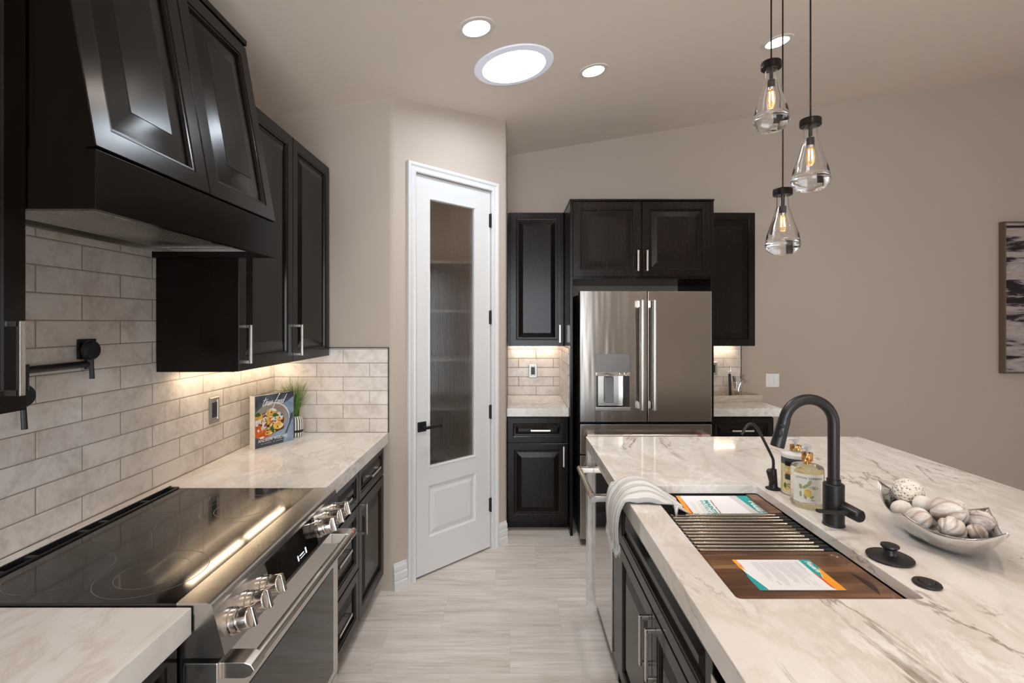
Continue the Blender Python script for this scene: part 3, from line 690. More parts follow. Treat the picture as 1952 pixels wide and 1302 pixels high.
bm = B(); tube(bm, [(0.028, -0.018, -0.046), (0.034, -0.232, -0.046)], 0.0105); tube(bm, [(0.034, -0.232, -0.03), (0.034, -0.232, -0.10)], 0.0125); obj('swing_arm', bm, M['black'], pf)
bm = B(); tube(bm, [(0.034, -0.232, -0.084), (0.070, -0.42, -0.084)], 0.0095); tube(bm, [(0.070, -0.42, -0.074), (0.070, -0.42, -0.125)], 0.011); obj('spout_arm', bm, M['black'], pf)
lever_knob(-0.232, -0.116, pf)

def outlet(label, loc, rz, w=0.072, h=0.118):
    r = thing('wall_outlet', label, 'outlet', loc, rz)
    bm = B(); rect_loops(bm, -w/2, w/2, -h/2, h/2, [(0, 0), (0, -0.004), (0.004, -0.007), (0.014, -0.007), (0.016, -0.003)]); obj('cover_plate', bm, M['outletsteel'], r, angle=15)
    obj('receptacle', box(B(), -0.017, 0.017, -0.006, -0.002, -0.034, 0.034, 0.001), M['black'], r)
outlet('satin steel outlet plate on left wall tiles near the cookbook', (WL+0.009, 2.235, 1.146), RL)
outlet('satin steel outlet plate on back tiles left of the fridge', (0.182, YB-0.009, 1.125), 0)
outlet('satin steel outlet plate on back tiles behind the bar tools', (1.748, YB-0.009, 1.145), 0)
outlet('satin steel outlet plate low behind the cookbook', (WL+0.009, 2.62, 1.03), RL)
sw = thing('light_switch', 'white double rocker switch plate on the bare back wall', 'light switch', (2.268, YB, 1.041))
obj('cover_plate', box(B(), -0.058, 0.058, -0.006, 0, -0.058, 0.058, 0.002), M['plate'], sw)
for x in (-0.023, 0.023): obj('rocker', box(B(), x-0.017, x+0.017, -0.009, -0.005, -0.034, 0.034, 0.0015), M['plate'], sw)

# ------------------------------------------------------------------ cookbook
bk = thing('cookbook', 'upright cookbook with a bowl of food on its cover on the left worktop', 'book', (-1.278, 2.431, 0.9145), math.atan2(0.207, 0.103))
BWd, BHt, BT = 0.231, 0.262, 0.034             # local x along the cover, front face at y=0 looking to -y
obj('page_block', box(B(), 0.004, BWd-0.004, 0.003, BT-0.003, 0.003, BHt-0.003), M['pages'], bk)
obj('spine', box(B(), -0.001, 0.003, -0.0005, BT, 0, BHt, 0.001), M['spine'], bk)
obj('back_cover', box(B(), 0.002, BWd, BT-0.003, BT, 0, BHt), M['bookcover'], bk)
cv = obj('front_cover', box(B(), 0.002, BWd, 0, 0.003, 0, BHt), M['bookcover'], bk)
def blob(bm, cx, cz, rx, rz_, y, n=28, wob=0.0, seed=0, a0=0, clip=None):
    rnd = random.Random(seed); ph = [rnd.uniform(0, 6.28) for _ in range(3)]; pts = []
    for k in range(n):
        a = 2*PI*k/n; q = 1 + wob*(math.sin(2*a+ph[0])*0.5+math.sin(3*a+ph[1])*0.35+math.sin(5*a+ph[2])*0.3)
        x, z = cx+rx*q*math.cos(a), cz+rz_*q*math.sin(a)
        pts.append((max(0.0025, min(BWd-0.001, x)), y, max(0.001, min(BHt-0.001, z))))
    poly(bm, pts)
def flat(name, fn, m, parent):
    bm = B(); fn(bm); return obj(name, bm, m, parent, smooth=False)
flat('printed_cloth', lambda b: poly(b, [(0.115, -0.0002, 0.001), (0.229, -0.0002, 0.001), (0.229, -0.0002, 0.235), (0.16, -0.0002, 0.20)]), M['bookblue'], cv)
flat('printed_bowl_rim', lambda b: blob(b, 0.100, 0.127, 0.104, 0.093, -0.0004, 48), M['cheese'], cv)
flat('printed_bowl_outside', lambda b: blob(b, 0.098, 0.122, 0.102, 0.088, -0.0005, 48), M['bookblue'], cv)
flat('printed_bowl_inside', lambda b: blob(b, 0.092, 0.138, 0.100, 0.076, -0.0006, 48), M['bowlgrey'], cv)
rnd = random.Random(4)
def blobs(items, y):
    def f(b):
        for i, (x, z, r, q) in enumerate(items): blob(b, x, z, r, q, y - i*0.00001, 22, 0.35, i*7+3)
    return f
flat('printed_vegetables_maroon', blobs([(0.045, 0.115, 0.036, 0.03), (0.125, 0.095, 0.04, 0.03), (0.06, 0.15, 0.03, 0.022), (0.15, 0.115, 0.024, 0.03)], -0.0008), M['maroon'], cv)
flat('printed_tomatoes', blobs([(0.03, 0.075, 0.036, 0.024), (0.065, 0.066, 0.036, 0.018), (0.02, 0.10, 0.02, 0.02), (0.036, 0.055, 0.03, 0.010), (0.09, 0.12, 0.02, 0.014)], -0.0010), M['tomato'], cv)
flat('printed_squash', blobs([(0.125, 0.098, 0.034, 0.027), (0.095, 0.165, 0.036, 0.02), (0.025, 0.155, 0.024, 0.02), (0.075, 0.135, 0.024, 0.016), (0.085, 0.068, 0.03, 0.012)], -0.0012), M['squash'], cv)
flat('printed_cheese', blobs([(0.055, 0.112, 0.012, 0.024), (0.04, 0.13, 0.024, 0.012), (0.115, 0.128, 0.02, 0.014), (0.135, 0.148, 0.018, 0.014), (0.015, 0.128, 0.014, 0.016), (0.10, 0.18, 0.024, 0.008), (0.06, 0.145, 0.012, 0.008), (0.15, 0.132, 0.012, 0.012), (0.04, 0.05, 0.012, 0.006)], -0.0015), M['cheese'], cv)
flat('printed_herbs', blobs([(0.017, 0.168, 0.014, 0.012), (0.118, 0.152, 0.018, 0.009), (0.10, 0.083, 0.012, 0.018)], -0.0018), M['herb'], cv)
rnd = random.Random(9)
def specks(n, r0, r1, y):
    def f(b):
        for i in range(n):
            a = rnd.uniform(0, 6.28); q = rnd.uniform(0, 1)**0.5; blob(b, 0.085+0.078*q*math.cos(a), 0.118+0.058*q*math.sin(a), rnd.uniform(r0, r1), rnd.uniform(r0, r1), y-i*0.00001, 10, 0.4, i)
    return f
for nm, mm, n_, a_, b_, y_ in (('printed_crumbs_red', 'tomato', 16, 0.003, 0.008, -0.0020), ('printed_crumbs_gold', 'squash', 16, 0.003, 0.008, -0.0023), ('printed_crumbs_dark', 'maroon', 16, 0.002, 0.006, -0.0026), ('printed_crumbs_white', 'cheese', 26, 0.002, 0.007, -0.0029), ('printed_crumbs_green', 'herb', 8, 0.002, 0.006, -0.0032)):
    o = flat(nm, specks(n_, a_, b_, y_), M[mm], cv); o['kind'] = 'stuff'
flat('printed_fork', lambda b: (poly(b, [(0.178, -0.0012, 0.045), (0.186, -0.0012, 0.045), (0.218, -0.0012, 0.118), (0.206, -0.0012, 0.118)]), poly(b, [(0.200, -0.0012, 0.112), (0.222, -0.0012, 0.116), (0.229, -0.0012, 0.150), (0.212, -0.0012, 0.146)])), M['ink'], cv)
flat('printed_table_shadow', lambda b: poly(b, [(0.003, -0.0003, 0.001), (0.165, -0.0003, 0.001), (0.17, -0.0003, 0.026), (0.12, -0.0003, 0.044), (0.003, -0.0003, 0.046)]), M['ink'], cv)
def script(strokes, ox, oz, s, r, slant=0.45):
    bm = B()
    for st in strokes: tube(bm, [(ox+(x+slant*z)*s, -0.0012, oz+z*s) for x, z in [(p[0], p[2]) for p in smooth_path([(a, 0, b) for a, b in st], 5)]], r, 6)
    return bm
e_ = lambda x: [(x, .35), (x+.28, .62), (x+.2, .92), (x+.02, .6), (x+.1, .08), (x+.45, .2)]
o_ = lambda x: [(x+.3, .85), (x+.02, .5), (x+.15, .05), (x+.42, .45), (x+.3, .85), (x+.5, .75)]
tf = [[(.25, 1.75), (.12, .3), (.35, .05), (.6, .4)], [(-.1, 1.15), (.3, 1.2), (.9, 1.35)], [(.6, .4), (.7, .95), (.85, .8), (.8, .1), (.95, .7), (1.15, .85)],
      [(1.3, .9), (1.25, .2), (1.45, .05), (1.65, .9), (1.65, .1), (1.85, .2)], e_(1.95),
      [(3.45, 2.0), (3.35, 2.2), (3.1, 1.2), (2.9, -.9), (2.75, -1.0)], [(2.8, .75), (3.2, .9), (3.5, .9)], o_(3.5), o_(4.05), [(5.05, .8), (4.75, .75), (4.68, .15), (4.95, .15), (5.1, .8), (5.3, 2.0), (5.1, .2), (5.25, .05)]]
obj('title_lettering', script(tf, 0.040, 0.207, 0.0238, 0.0013), M['whiteink'], cv)
bm = text_bm('ANDREW WEIL, MD', 0.0225, ext=0.0001, spacing=1.05); warp(bm, lambda c: (0.018+c.x*0.82, -0.0036-c.z*0.5, 0.027+c.y)); obj('author_lettering', bm, M['whiteink'], cv, smooth=False)
flat('small_print', lambda b: [poly(b, [(x, -0.0013, 0.016), (x+l, -0.0013, 0.016), (x+l, -0.0013, 0.0185), (x, -0.0013, 0.0185)]) for x, l in ((0.035, 0.014), (0.053, 0.042), (0.103, 0.012), (0.121, 0.042))], M['greyink'], cv)

# ------------------------------------------------------------------ potted grass
pl = thing('potted_grass', 'green ornamental grass in a black and white striped pot behind the cookbook', 'plant', (-1.205, 2.715, 0.9145))
bm = B(); lathe(bm, [(0, 0), (0.040, 0), (0.044, 0.004), (0.046, 0.02), (0.046, 0.075), (0.043, 0.095), (0.036, 0.108), (0.030, 0.113), (0.028, 0.108), (0, 0.10)], 40); obj('striped_pot', bm, M['pot'], pl)
bm = B(); rnd = random.Random(11)
for i in range(230):
    a = rnd.uniform(0, 2*PI); sp_ = rnd.uniform(0.01, 0.15)**1.0; h = rnd.uniform(0.17, 0.295)*(1-0.25*sp_/0.15); r0 = rnd.uniform(0, 0.022); wd = rnd.uniform(0.0011, 0.0020)
    dxy = Vector((math.cos(a), math.sin(a), 0)); side = Vector((-math.sin(a), math.cos(a), 0)); prev = None
    lim = 0.088 if dxy.y > 0.15 else 0.2
    sp_ = min(sp_, lim/max(0.3, abs(dxy.y)) if dxy.y > 0 else sp_)
    for k in range(5):
        t = k/4; p = dxy*(r0 + sp_*t**1.7) + Vector((0, 0, 0.10 + h*(t - 0.12*t*t)))
        p.x = max(p.x, -0.145); pw = p + Vector((-1.205+1.278, 2.715-2.431, 0)); sd = pw.x*0.895 - pw.y*0.446; al = pw.x*0.446 + pw.y*0.895
        if al < 0.245 and sd > -0.046: p -= Vector((0.895, -0.446, 0))*(sd+0.046)
        p.x = max(p.x, -0.145); wv = wd*(1-t)**0.6 + 0.0002
        cur = (bm.verts.new(p-side*wv), bm.verts.new(p+side*wv))
        if prev: bm.faces.new((prev[0], prev[1], cur[1], cur[0]))
        prev = cur
obj('foliage', bm, M['grass'], pl)

# ------------------------------------------------------------------ back wall: cabinets, counters
YU = 3.96
wall_cabinet('wall_cabinet', 'narrow dark single-door wall cabinet between the pantry and the fridge', (BX+0.005, YU, UZ), 0, 0.453, YB-YU-0.010, UH, [F('door', 0.018, 0.453, 0.0, UH, hx=0.418, hz=0.10, L=0.14)])
wall_cabinet('wall_cabinet', 'dark wall cabinet right of the fridge beside the bare wall', (1.461, YU, UZ), 0, 0.496, YB-YU-0.010, UH, [F('door', 0.0, 0.496, 0.0, UH, hx=0.035, hz=0.10, L=0.14)])
YCB = 3.64
base_cabinet('narrow dark base cabinet with one drawer between the pantry and the fridge', (BX+0.005, YCB, 0), 0, 0.450, YB-YCB-0.012, [
    F('drawer', 0.0, 0.450, 0.657, 0.842, hx=0.245, hz=0.750, horiz=True, L=0.145, frame=0.05), F('door', 0.0, 0.450, 0.075, 0.652, hx=0.415, hz=0.56, L=0.15)])
base_cabinet('dark base cabinet right of the fridge under the bar tray', (1.461, YCB, 0), 0, 0.474, YB-YCB-0.012, [
    F('drawer', 0.0, 0.474, 0.657, 0.842, hx=0.237, hz=0.748, horiz=True, L=0.16, frame=0.05), F('door', 0.0, 0.474, 0.075, 0.652, hx=0.05, hz=0.56)])
bm = B(); box(bm, BX+0.002, 0.418, 3.597, YB-0.010, 0.854, 0.914, 0.002); tag(obj('countertop', bm, M['marble2']), 'short cream stone worktop left of the fridge', 'countertop')
bm = B(); box(bm, 1.461, 1.985, 3.597, YB-0.010, 0.854, 0.914, 0.002); tag(obj('countertop', bm, M['marble2']), 'short cream stone worktop right of the fridge holding the tray', 'countertop')

# fridge surround
fs = thing('fridge_surround', 'dark cabinet surround with two doors above the fridge and tall side panels', 'cabinet', (0.42, 3.565, 0))
obj('side_panel', box(B(), 0, 0.02, -0.02, 0.690, 0, 2.435, 0.001), M['wood'], fs); obj('side_panel', box(B(), 1.02, 1.04, -0.02, 0.690, 0, 2.435, 0.001), M['wood'], fs)
obj('upper_carcass', box(B(), 0.02, 1.02, 0, 0.690, 1.862, 2.425), M['wood'], fs)
obj('top_lip', box(B(), -0.003, 1.043, -0.026, 0.690, 2.425, 2.438, 0.002), M['wood'], fs)
add_front(fs, 'door', 0.020, 0.519, 1.875, 2.422, hx=0.487, hz=1.99, L=0.15, frame=0.062); add_front(fs, 'door', 0.521, 1.02, 1.875, 2.422, hx=0.553, hz=1.99, L=0.15, frame=0.062)
bm = B(); box(bm, -0.007, -0.0005, 0.04, 0.690, 0.915, UZ-0.002); sp_o = tile_part('tiled_side', bm, m_tile('subway_tile_side2', 1, (0.24, 0.914)), fs)

# ------------------------------------------------------------------ refrigerator
fr = thing('refrigerator', 'stainless french-door refrigerator with a water dispenser and two long handles', 'refrigerator', (0.470, 3.462, 0))
FW = 0.908; DY0, DY1 = -0.084, -0.004
obj('case', box(B(), 0.006, FW-0.006, 0.0, 0.70, 0.03, 1.745, 0.004), M['black'], fr)
bm = B(); hx0, hx1, hz0, hz1 = 0.112, 0.340, 0.962, 1.197
xa, xb, za, zb_ = 0.0, 0.4605, 0.860, 1.761
cr = 0.004
box(bm, xa, hx0, DY0, DY1, za, zb_); box(bm, hx1, xb, DY0, DY1, za, zb_); box(bm, hx0, hx1, DY0, DY1, hz1, zb_); box(bm, hx0, hx1, DY0, DY1, za, hz0)
bmesh.ops.remove_doubles(bm, verts=bm.verts, dist=1e-6)
ld = obj('fridge_door', bm, M['fridge'], fr, smooth=False)
bm = B(); box(bm, hx0, hx1, DY0+0.072, DY0+0.076, hz0, hz1); obj('dispenser_back', bm, M['steel'], ld)
obj('dispenser_panel', box(B(), 0.106, 0.346, DY0-0.003, DY0+0.002, 1.200, 1.328, 0.002), M['dispanel'], ld)
obj('dispenser_sill', box(B(), 0.106, 0.346, DY0-0.003, DY0+0.06, 0.936, 0.962, 0.002), M['steel'], ld)
obj('dispenser_bar', box(B(), 0.108, 0.344, DY0-0.006, DY0+0.03, 1.176, 1.202, 0.003), M['chrome'], ld)
bm = B()
for x in (0.278, 0.312): lathe(bm, [(0, 0), (0.012, 0), (0.014, -0.004), (0.012, -0.008), (0, -0.009)], 16, (x, DY0-0.005, 1.189), Matrix.Rotation(-PI/2, 4, 'X'))
for x, sx in ((0.278, 0), (0.312, 0)): pass
obj('dispenser_buttons', bm, M['chrome'], ld)
obj('dispenser_paddle', box(B(), 0.178, 0.240, DY0+0.035, DY0+0.05, 0.985, 1.165, 0.004), mat('paddle_grey', (0.20, 0.205, 0.21), 0.2), ld)
obj('dispenser_side', box(B(), 0.295, 0.300, DY0+0.01, DY0+0.07, 0.962, 1.178, 0.001), M['chrome'], ld)
obj('dispenser_liner', box(B(), hx0-0.001, hx0+0.012, DY0+0.004, DY0+0.072, hz0, hz1-0.02), M['black'], ld)
obj('dispenser_liner', box(B(), 0.302, hx1+0.001, DY0+0.004, DY0+0.072, hz0, hz1-0.02), M['black'], ld)
rd = obj('fridge_door', box(B(), 0.4665, FW, DY0, DY1, za, zb_, cr), M['fridge'], fr)
def fridge_handle(parent, x):
    bm = B(); tube(bm, [(x, DY0-0.062, 0.952), (x, DY0-0.062, 1.696)], 0.0165, 18); h = obj('door_handle', bm, M['nickel'], parent)
    for z in (0.955, 1.648):
        bm = B(); prism(bm, [(DY0+0.001, z-0.004), (DY0+0.001, z+0.050), (DY0-0.058, z+0.042), (DY0-0.058, z+0.004)], x-0.016, x+0.016, 'x', bev=0.003); obj('handle_mount', bm, M['chrome'], h)
fridge_handle(ld, 0.411); fridge_handle(rd, 0.494)
for z0, z1 in ((0.636, 0.843), (0.05, 0.628)):
    d_ = obj('freezer_drawer', box(B(), 0, FW, DY0, DY1, z0, z1, cr), M['fridge'], fr)
    hz = z1-0.068; bm = B(); tube(bm, [(0.04, DY0-0.06, hz), (FW-0.04, DY0-0.06, hz)], 0.0145, 16); h = obj('drawer_handle', bm, M['nickel'], d_)
    for x in (0.05, FW-0.09): obj('handle_mount', box(B(), x, x+0.04, DY0-0.055, DY0+0.001, hz-0.013, hz+0.016, 0.003), M['nickel'], h)
    bm = B(); tube(bm, [(FW-0.125, DY0-0.06, hz), (FW-0.095, DY0-0.06, hz)], 0.0150, 16); obj('copper_ring', bm, M['copper'], h)

# ------------------------------------------------------------------ tray and bar tools right of the fridge
tr = thing('serving_tray', 'whitewashed wooden tray on the worktop right of the fridge', 'tray', (1.73, 4.02, 0.9145), math.radians(8))
obj('tray_base', box(B(), -0.255, 0.255, -0.14, 0.14, 0, 0.010, 0.002), M['washed'], tr)
for a in ((-0.255, 0.255, -0.14, -0.128), (-0.255, 0.255, 0.128, 0.14), (-0.255, -0.243, -0.128, 0.128), (0.243, 0.255, -0.128, 0.128)): obj('tray_side', box(B(), *a, 0.0101, 0.052, 0.002), M['washed'], tr)
gx, gy, gz = 1.838, 4.005, 0.9255
bm = B(); lathe(bm, [(0, 0), (0.030, 0), (0.033, 0.003), (0.042, 0.13), (0.040, 0.13), (0.031, 0.012), (0, 0.010)], 28); o = obj('drinking_glass', bm, M['glass'], loc=(gx, gy, gz)); tag(o, 'clear tumbler holding bar tools on the whitewashed tray', 'glass')
t1 = thing('bar_strainer', 'chrome bar strainer with a round head leaning in the tumbler', 'bar tool', (gx, gy, gz+0.013))
bm = B(); tube(bm, smooth_path([(0.004, -0.006, 0.0), (0.012, -0.006, 0.07), (0.034, -0.004, 0.128)]), 0.006, 10); obj('handle', bm, M['chrome'], t1)
bm = B(); lathe(bm, [(0, 0), (0.028, 0.004), (0.038, 0.012), (0.036, 0.016), (0.02, 0.008), (0, 0.004)], 24, (0.042, -0.006, 0.145), Matrix.Rotation(1.1, 4, 'X') @ Matrix.Rotation(0.5, 4, 'Y')); obj('strainer_head', bm, M['chrome'], t1)
t2 = thing('jigger_tongs', 'chrome ice tongs standing upright in the tumbler', 'bar tool', (gx, gy, gz+0.013))
bm = B(); tube(bm, [(-0.012, 0.0, 0), (-0.026, 0.0, 0.17)], [0.005, 0.010], 10); tube(bm, [(0.0, 0.010, 0), (-0.012, 0.014, 0.155)], [0.005, 0.008], 10); obj('tong_arm', bm, M['chrome'], t2)
t3 = thing('bottle_opener', 'dark-handled bar tool with a steel tip standing behind the tumbler rim', 'bar tool', (gx-0.05, gy+0.004, gz+0.0))
bm = B(); box(bm, -0.010, 0.010, -0.006, 0.006, 0.0, 0.20, 0.003); obj('handle', bm, M['black'], t3, rot=(0, -0.04, 0))
bm = B(); box(bm, -0.012, 0.012, -0.004, 0.004, 0.20, 0.222, 0.002); tube(bm, [(0.010, 0, 0.22), (0.010, 0, 0.262)], 0.006, 8); obj('tip', bm, M['chrome'], t3, rot=(0, -0.04, 0))

# ------------------------------------------------------------------ picture on the right
pc = thing('framed_painting', 'framed black and cream abstract painting on the back wall at far right', 'painting', (4.24, YB, 1.105))
bm = B(); PW, PH = 0.96, 1.31
for a in ((0, 0.012, 0, PH), (PW-0.012, PW, 0, PH), (0.012, PW-0.012, 0, 0.012), (0.012, PW-0.012, PH-0.012, PH)): box(bm, a[0], a[1], -0.055, -0.001, a[2], a[3])
obj('frame', bm, M['frame'], pc); obj('canvas', box(B(), 0.014, PW-0.014, -0.047, -0.004, 0.014, PH-0.014), M['art'], pc)

# ------------------------------------------------------------------ ceiling fixtures
nrm = Vector((-0.16, -0.035, 1)).normalized()
RC = Vector((0, 0, 1)).rotation_difference(nrm).to_euler()
def downlight(x, y, label):
    r = thing('recessed_light', label, 'ceiling light', (x, y, zc(x, y)), rot=RC, group='recessed ceiling downlights')
    bm = B(); lathe(bm, [(0.062, 0.0), (0.064, -0.005), (0.086, -0.004), (0.089, 0.0)], 40); obj('trim_ring', bm, M['trimring'], r)
    bm = B(); lathe(bm, [(0.064, -0.001), (0.062, 0.012), (0.063, 0.014), (0.060, 0.026), (0.061, 0.028), (0.058, 0.045), (0.059, 0.047), (0.056, 0.075)], 40); obj('baffle', bm, M['white'], r)
    bm = B(); lathe(bm, [(0.0575, 0.066), (0.03, 0.062), (0, 0.061)], 40); obj('lens', bm, M['can_led'], r)
lab = {0: 'lit round downlight on the hood side of the big round skylight', 1: 'lit round downlight just right of the big round skylight, nearest the fridge', 2: 'lit round downlight behind the pendant cords',
       3: 'added fill downlight above the near left worktop', 4: 'added fill downlight over the aisle behind the skylight row', 5: 'added fill downlight over the near right end of island', 6: 'added fill downlight behind the camera on the left', 7: 'added fill downlight behind the camera in the middle', 8: 'added fill downlight behind the camera on the right'}
for i, (x, y) in enumerate(cans): downlight(x, y, lab[i])
sk = thing('tubular_skylight', 'large round glowing tubular skylight in the sloped ceiling', 'skylight', (*skyl, zc(*skyl)), rot=RC)
bm = B(); lathe(bm, [(0.172, 0.0), (0.174, -0.010), (0.215, -0.006), (0.220, 0.0)], 64); obj('trim_ring', bm, M['skyring'], sk)
bm = B(); lathe(bm, [(0.176, -0.002), (0.176, 0.14)], 64); obj('tube_wall', bm, M['white'], sk)
bm = B(); lathe(bm, [(0.176, 0.022), (0.12, 0.012), (0.06, 0.008), (0, 0.007)], 64); obj('diffuser', bm, M['sky_led'], sk)

# ------------------------------------------------------------------ pendants
def pendant(x, y, zcap, sc_, label):
    r = thing('pendant_light', label, 'pendant light', (x, y, zcap), group='teardrop glass pendants')
    zt = zc(x, y) - zcap
    bm = B(); lathe(bm, [(0, zt), (0.05, zt), (0.05, zt-0.025), (0, zt-0.025)], 24); obj('canopy', bm, M['rod'], r)
    bm = B(); tube(bm, [(0, 0, 0.02), (0, 0, zt-0.02)], 0.0032, 8); obj('cord', bm, M['rod'], r)
    s = sc_
    bm = B(); lathe(bm, [(0, 0.022), (0.008*s, 0.022), (0.010*s, 0.014), (0.037*s, 0.013), (0.039*s, 0.010), (0.039*s, -0.013), (0.037*s, -0.015), (0.026*s, -0.015), (0, -0.013)], 32); obj('cap', bm, M['rod'], r)
    bm = B(); lathe(bm, [(0, -0.012), (0.007, -0.013), (0.007, -0.058), (0.014, -0.062), (0.014, -0.092), (0, -0.094)], 20); obj('socket', bm, M['bronze'], r)
    b_ = lathe(B(), [(0.0115, -0.090), (0.0125, -0.105), (0.016, -0.125), (0.016, -0.150), (0.011, -0.165), (0, -0.170), ], 20); bulb = obj('bulb', b_, M['bulbglass'], r)
    bm = B()
    for k in range(4):
        a = k*PI/2; tube(bm, [(0.006*math.cos(a), 0.006*math.sin(a), -0.110), (0.0075*math.cos(a), 0.0075*math.sin(a), -0.150)], 0.0011, 6)
    obj('filament', bm, M['filament'], bulb)
    bm = B(); lathe(bm, [(0.0135, -0.088), (0.0135, -0.102), (0, -0.103)], 16); obj('bulb_collar', bm, M['chrome'], bulb)
    H = 0.262*s
    outer = [(0.024, -0.016), (0.0245, -0.06*H/0.262), (0.031, -0.085*s), (0.046, -0.135*s), (0.062, -0.185*s), (0.0695, -0.232*s), (0.070, -0.228*s), (0.064, -0.248*s), (0.050, -0.264*s), (0.028, -0.275*s), (0, -0.279*s)]
    inner = [(0, -0.224*s), (0.030, -0.223*s), (0.052, -0.221*s), (0.0640, -0.216*s), (0.0655, -0.208*s), (0.0645, -0.203*s), (0.0590, -0.186*s), (0.0435, -0.137*s), (0.0285, -0.087*s), (0.0225, -0.06*H/0.262), (0.022, -0.016)]
    def dens(p): 
        q = smooth_path([(a, 0, b) for a, b in p], 4); return [(max(0, v.x)*s, v.z) for v in q]
    bm = B(); lathe(bm, dens(outer) + dens(inner) + [(0.024*s, -0.016)], 40); bmesh.ops.remove_doubles(bm, verts=bm.verts, dist=1e-5); obj('teardrop_glass', bm, M['glass'], r, angle=80, weighted=False)
pendant(1.058, 2.0, 2.594, 0.985, 'nearest teardrop glass pendant, hanging highest of the three')
pendant(1.188, 1.95, 2.340, 1.0, 'teardrop glass pendant at middle height, rightmost of the three')
pendant(1.166, 2.11, 2.106, 0.99, 'teardrop glass pendant hanging lowest, in front of the right wall cabinet')

# ------------------------------------------------------------------ island
IX0, IX1, IY0, IY1 = 0.4095, 1.918, 0.08, 2.71
CX0, CX1, CY0, CY1 = 0.5146, 0.945, 1.119, 1.895
bm = B()
def slab_with_hole(bm, z0, z1):
    xs = [IX0, CX0, CX1, IX1]; ys = [IY0, CY0, CY1, IY1]
    r = 0.012; hole = []
    for cx, cy, a0 in ((CX0+r, CY0+r, PI), (CX1-r, CY0+r, 1.5*PI), (CX1-r, CY1-r, 0), (CX0+r, CY1-r, 0.5*PI)):
        for k in range(6): a = a0 + k/5*PI/2; hole.append((cx+r*math.cos(a), cy+r*math.sin(a)))
    out = [(IX0, IY0), (IX1, IY0), (IX1, IY1), (IX0, IY1)]
    ov = [bm.verts.new((*p, z1)) for p in out]; hv = [bm.verts.new((*p, z1)) for p in hole]
    es = [bm.edges.new((v[k], v[(k+1) % len(v)])) for v in (ov, hv) for k in range(len(v))]
    r_ = bmesh.ops.triangle_fill(bm, edges=es, use_beauty=True); fs_ = [g for g in r_['geom'] if isinstance(g, bmesh.types.BMFace)]
    bmesh.ops.dissolve_limit(bm, angle_limit=0.001, verts=bm.verts, edges=bm.edges)
    fs_ = list(bm.faces)
    ex = bmesh.ops.extrude_face_region(bm, geom=fs_)
    for g in ex['geom']:
        if isinstance(g, bmesh.types.BMVert): g.co.z = z0
slab_with_hole(bm, 0.884, 0.914)
bmesh.ops.recalc_face_normals(bm, faces=bm.faces)
ee = [e for e in bm.edges if all(v.co.z > 0.913 for v in e.verts) and len(e.link_faces) == 2 and abs(e.calc_face_angle(0)) > 1.0]
bmesh.ops.bevel(bm, geom=ee, offset=0.0025, segments=2, affect='EDGES', profile=0.5)
# mitred apron and waterfall end
box(bm, IX0, IX0+0.03, IY0, IY1, 0.854, 0.8841); box(bm, IX1-0.03, IX1, IY0, IY1, 0.854, 0.8841); box(bm, IX0+0.03, IX1-0.03, IY0, IY0+0.03, 0.854, 0.8841)
box(bm, IX0, IX1, IY1-0.06, IY1, 0.0, 0.8841)
island = obj('island_countertop', bm, M['marble'], smooth=False); tag(island, 'large cream veined stone island top with a waterfall end and a sink cutout', 'countertop')
# cabinets facing the aisle
XI = 0.457
sb = base_cabinet('dark sink base cabinet with a false front over two doors in the island', (XI, 1.995, 0), RI, 0.93, 0.55, [
    F('false_front', 0.0, 0.93, 0.652, 0.848, handle=False, frame=0.05),
    F('door', 0.0, 0.4645, 0.105, 0.647, hx=0.430, hz=0.53, L=0.16), F('door', 0.4655, 0.93, 0.105, 0.647, hx=0.500, hz=0.53, L=0.16)], solid=False)
obj('filler_strip', box(B(), -0.12, 0, -0.018, 0.0, 0.105, 0.848), M['wood'], sb); obj('filler_strip', box(B(), -0.12, -0.105, 0.0, 0.55, 0.0, 0.853), M['wood'], sb)
ib = thing('island_cabinet', 'dark back panelling of the island under the seating overhang', 'cabinet', (1.02, 0.15, 0))
obj('panel', box(B(), 0, 0.5, 0, 2.49, 0.0, 0.853), M['wood'], ib)
obj('near_end_panel', box(B(), -0.54, 0, 0, 0.02, 0.10, 0.853), M['wood'], ib)
# dishwasher
dw = thing('dishwasher', 'stainless dishwasher in the island with a long bar handle', 'dishwasher', (XI, 2.640, 0), RI)
DWW = 0.52
obj('tub', box(B(), 0.002, DWW-0.004, 0.0, 0.5, 0.11, 0.845), M['black'], dw)
dd = obj('door_panel', box(B(), 0.002, DWW-0.004, -0.027, -0.001, 0.115, 0.840, 0.003), M['dwsteel'], dw)
bm = B(); tube(bm, [(0.02, -0.098, 0.765), (DWW-0.03, -0.098, 0.765)], 0.0135, 16); h = obj('door_handle', bm, M['nickel'], dd)
for x in (0.03, DWW-0.075): obj('handle_mount', box(B(), x, x+0.035, -0.100, -0.026, 0.752, 0.779, 0.003), M['nickel'], h)
bm = B(); tube(bm, [(DWW-0.095, -0.098, 0.765), (DWW-0.083, -0.098, 0.765)], 0.0142, 16); obj('copper_ring', bm, M['copper'], h)
obj('toe_kick', box(B(), 0.0, DWW, 0.03, 0.045, 0.0, 0.11), M['black'], dw)
